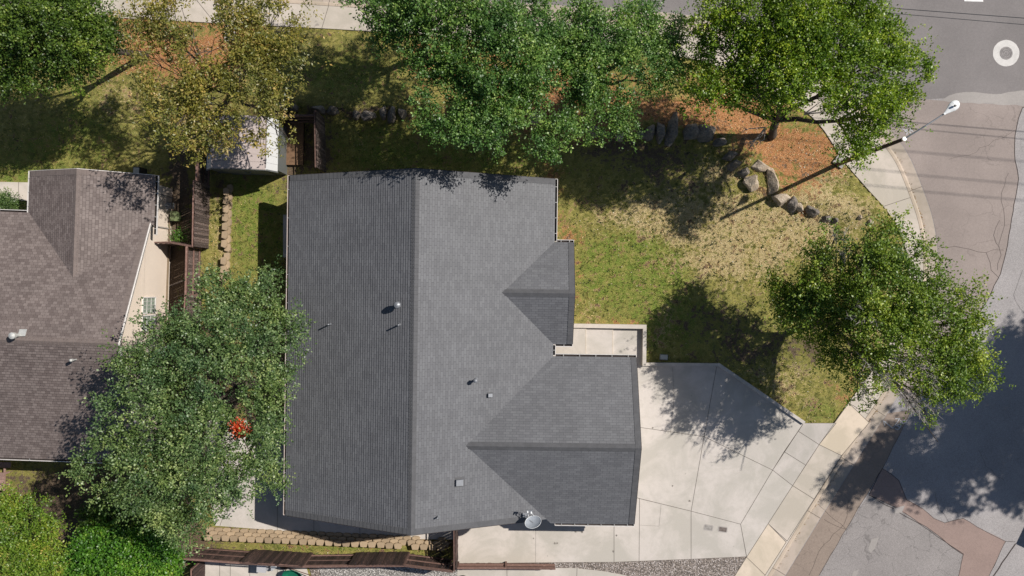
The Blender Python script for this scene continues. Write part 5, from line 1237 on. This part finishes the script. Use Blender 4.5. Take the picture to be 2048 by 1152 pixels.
tree('shrub', (30, 412), [(10, 408, 22, .8), (28, 414, 14, .7), (-15, 410, 25, .8)], 'small grey-green shrub in the notch of the brown roof', 'shrub', LM['sage'], 21, dens=70, gap=.2, trunk_r=.02, lowz=.05, group='small plants', sprig=.18, leaf=(.07, .045), th=.2)
tree('shrub', (362, 475), [(359, 473, 12, .4)], 'tiny bright green plant by the side gate', 'shrub', LM['vivid'], 22, dens=90, gap=.1, trunk_r=.01, lowz=.02, group='small plants', sprig=.16, leaf=(.08, .03), th=.1, kl=8)
tree('tall_tree', (2330, 660), [(1024 + (x + 429 - 1024) / .675, 576 + (y - 203 - 576) / .675, r / .675, 13) for x, y, r in
     [(1700, 960, 36), (1690, 985, 22), (1745, 925, 40), (1800, 880, 50), (1860, 900, 60), (1930, 860, 75), (2010, 810, 80), (2040, 730, 60), (2080, 880, 80), (1980, 940, 60), (1870, 960, 45), (1790, 960, 40), (2040, 980, 40), (1920, 985, 30), (1830, 830, 35), (1900, 790, 40), (2120, 780, 80), (2020, 690, 25), (1760, 900, 25), (1950, 1010, 18), (1980, 760, 50), (2060, 680, 50), (1880, 840, 50), (1820, 940, 40), (1960, 880, 60), (2080, 950, 50), (1900, 930, 40), (2140, 700, 60)]],
     'tall tree standing beyond the right edge whose soft shadow covers the road', 'tree', LM['dark'], 23, dens=16, gap=.38, trunk_r=.16, leaf=(.16, .11), kl=14, zs=.5)

# grass tufts and leaf litter: beyond counting
rs = np.random.RandomState(77)
OKP = LAWN + [(-34, -44), (-34, 17)]
def scatter(n, x0, x1, y0, y1): return rs.uniform(x0, x1, n), rs.uniform(y0, y1, n)
hard = [[(565, 425), (645, 425), (645, 520), (565, 520)], [(1120, 640), (1298, 640), (1298, 722), (1442, 722), (1612, 842), (1672, 846), (1700, 1150), (905, 1150), (905, 985), (1120, 985)], [(385, 840), (640, 840), (915, 985), (915, 1079), (720, 1073), (430, 1051)],
        [(596, 360), (1110, 360), (1110, 1030), (596, 1030)], [(127, 365), (345, 365), (345, 500), (338, 880), (-200, 880), (-200, 435), (127, 435)], [(437, 250), (612, 250), (612, 355), (437, 355)], [(0, 360), (127, 360), (127, 400), (-200, 400)], [(400, 1064), (900, 1070), (900, 1094), (400, 1085)], [(404, 1118), (1500, 1112), (1500, 1250), (404, 1250)]]
hard = [[W(*p) for p in q] for q in hard]
def ok(x, y):
    k = inpoly(x, y, OKP)
    for q in hard: k &= ~inpoly(x, y, q)
    return k
def tufts(name, n, wfn, mat, ln, wd, label, cat, bl=3, lean=.8, z=.0, flat=False):
    x, y = scatter(n, -26.5, 22, -15, 14.5); k = ok(x, y); x, y = x[k], y[k]; w = wfn(x, y); k = rs.rand(len(x)) < w; x, y = x[k], y[k]
    zz = gz(x, y) + z; P = np.repeat(np.stack([x, y, zz], -1), bl, 0); m_ = len(P); P += rs.randn(m_, 3) * np.array([.02, .02, .002])
    A = rs.randn(m_, 3) * np.array([lean, lean, .1]) + np.array([0, 0, .0 if flat else .7]); Nn = rs.randn(m_, 3) * (.25 if flat else .6) + np.array([.2, .1, 1.0])
    sz = .6 + .8 * rs.rand(m_); V = leaf_quads(P, A, unit(Nn), ln * sz, wd * sz); o = quadmesh(name, V, mat, rs.rand(m_)); return tag(o, label, cat, kind='stuff')
gmk = lambda a: (lambda x, y: gmask(a, x, y))
tufts('grass', 60000, lambda x, y: np.clip(.25 + gmask(green, x, y) - .5 * gmask(orange, x, y) - .9 * gmask(dirt, x, y), 0, 1), leafmat('grass_green', (.05, .08, .012), (.16, .20, .035), (.32, .32, .09), .2, .7), .11, .022, 'short green lawn grass', 'grass')
tufts('dry_grass', 50000, lambda x, y: np.clip(.2 + gmask(dry, x, y) + .3 * gmask(orange, x, y) - .8 * gmask(dirt, x, y), 0, .9), leafmat('grass_dry', (.24, .18, .07), (.50, .39, .20), (.75, .62, .40), .1, .8), .10, .022, 'dry straw-coloured grass patches', 'dry grass', bl=3)
tufts('weeds', 9000, lambda x, y: np.clip(gmask(dry, x, y) * .8 + .12, 0, 1), leafmat('weed_green', (.015, .035, .008), (.035, .07, .018), (.07, .11, .03), .15, .6), .085, .032, 'small dark green weeds dotted through the dry lawn', 'weeds', bl=7)
tufts('fallen_leaves', 60000, lambda x, y: np.clip(.015 + .5 * np.exp(-(((x - 15.4) / 3.2) ** 2 + ((y - 5.5) / 3) ** 2)) + .25 * gmask(orange, x, y) + .15 * gmask(dry, x, y), 0, .8), leafmat('litter', (.26, .16, .09), (.52, .39, .26), (.85, .76, .64), .0, .9), .065, .032, 'pale fallen leaves on the orange soil', 'fallen leaves', bl=1, flat=True, z=.03)
GL = offset(EDGE, .56); n = 2200; idx = rs.randint(0, len(GL) - 1, n); t = rs.rand(n)[:, None]; G = np.array(GL)
p2 = G[idx] * (1 - t) + G[idx + 1] * t + rs.randn(n, 2) * np.array([.05, .05]); keep = rs.rand(n) < (.2 + .8 * (np.sin(p2[:, 1] * 3.1) * np.sin(p2[:, 1] * 1.3 + 1) > .1)); p2 = p2[keep]; n = len(p2)
V = leaf_quads(np.concatenate([p2, np.full((n, 1), -.105)], 1) + np.array([0, 0, .02]) * rs.rand(n, 1), rs.randn(n, 3) * np.array([1, 1, .1]), unit(rs.randn(n, 3) * .2 + np.array([0, 0, 1])), .05 + .05 * rs.rand(n), .02 + .02 * rs.rand(n))
tag(quadmesh('gutter_litter', V, leafmat('litter_brown', (.10, .06, .03), (.22, .14, .07), (.38, .27, .15), 0, .9), rs.rand(n)), 'small brown leaves gathered in the street gutter', 'leaf litter', kind='stuff')
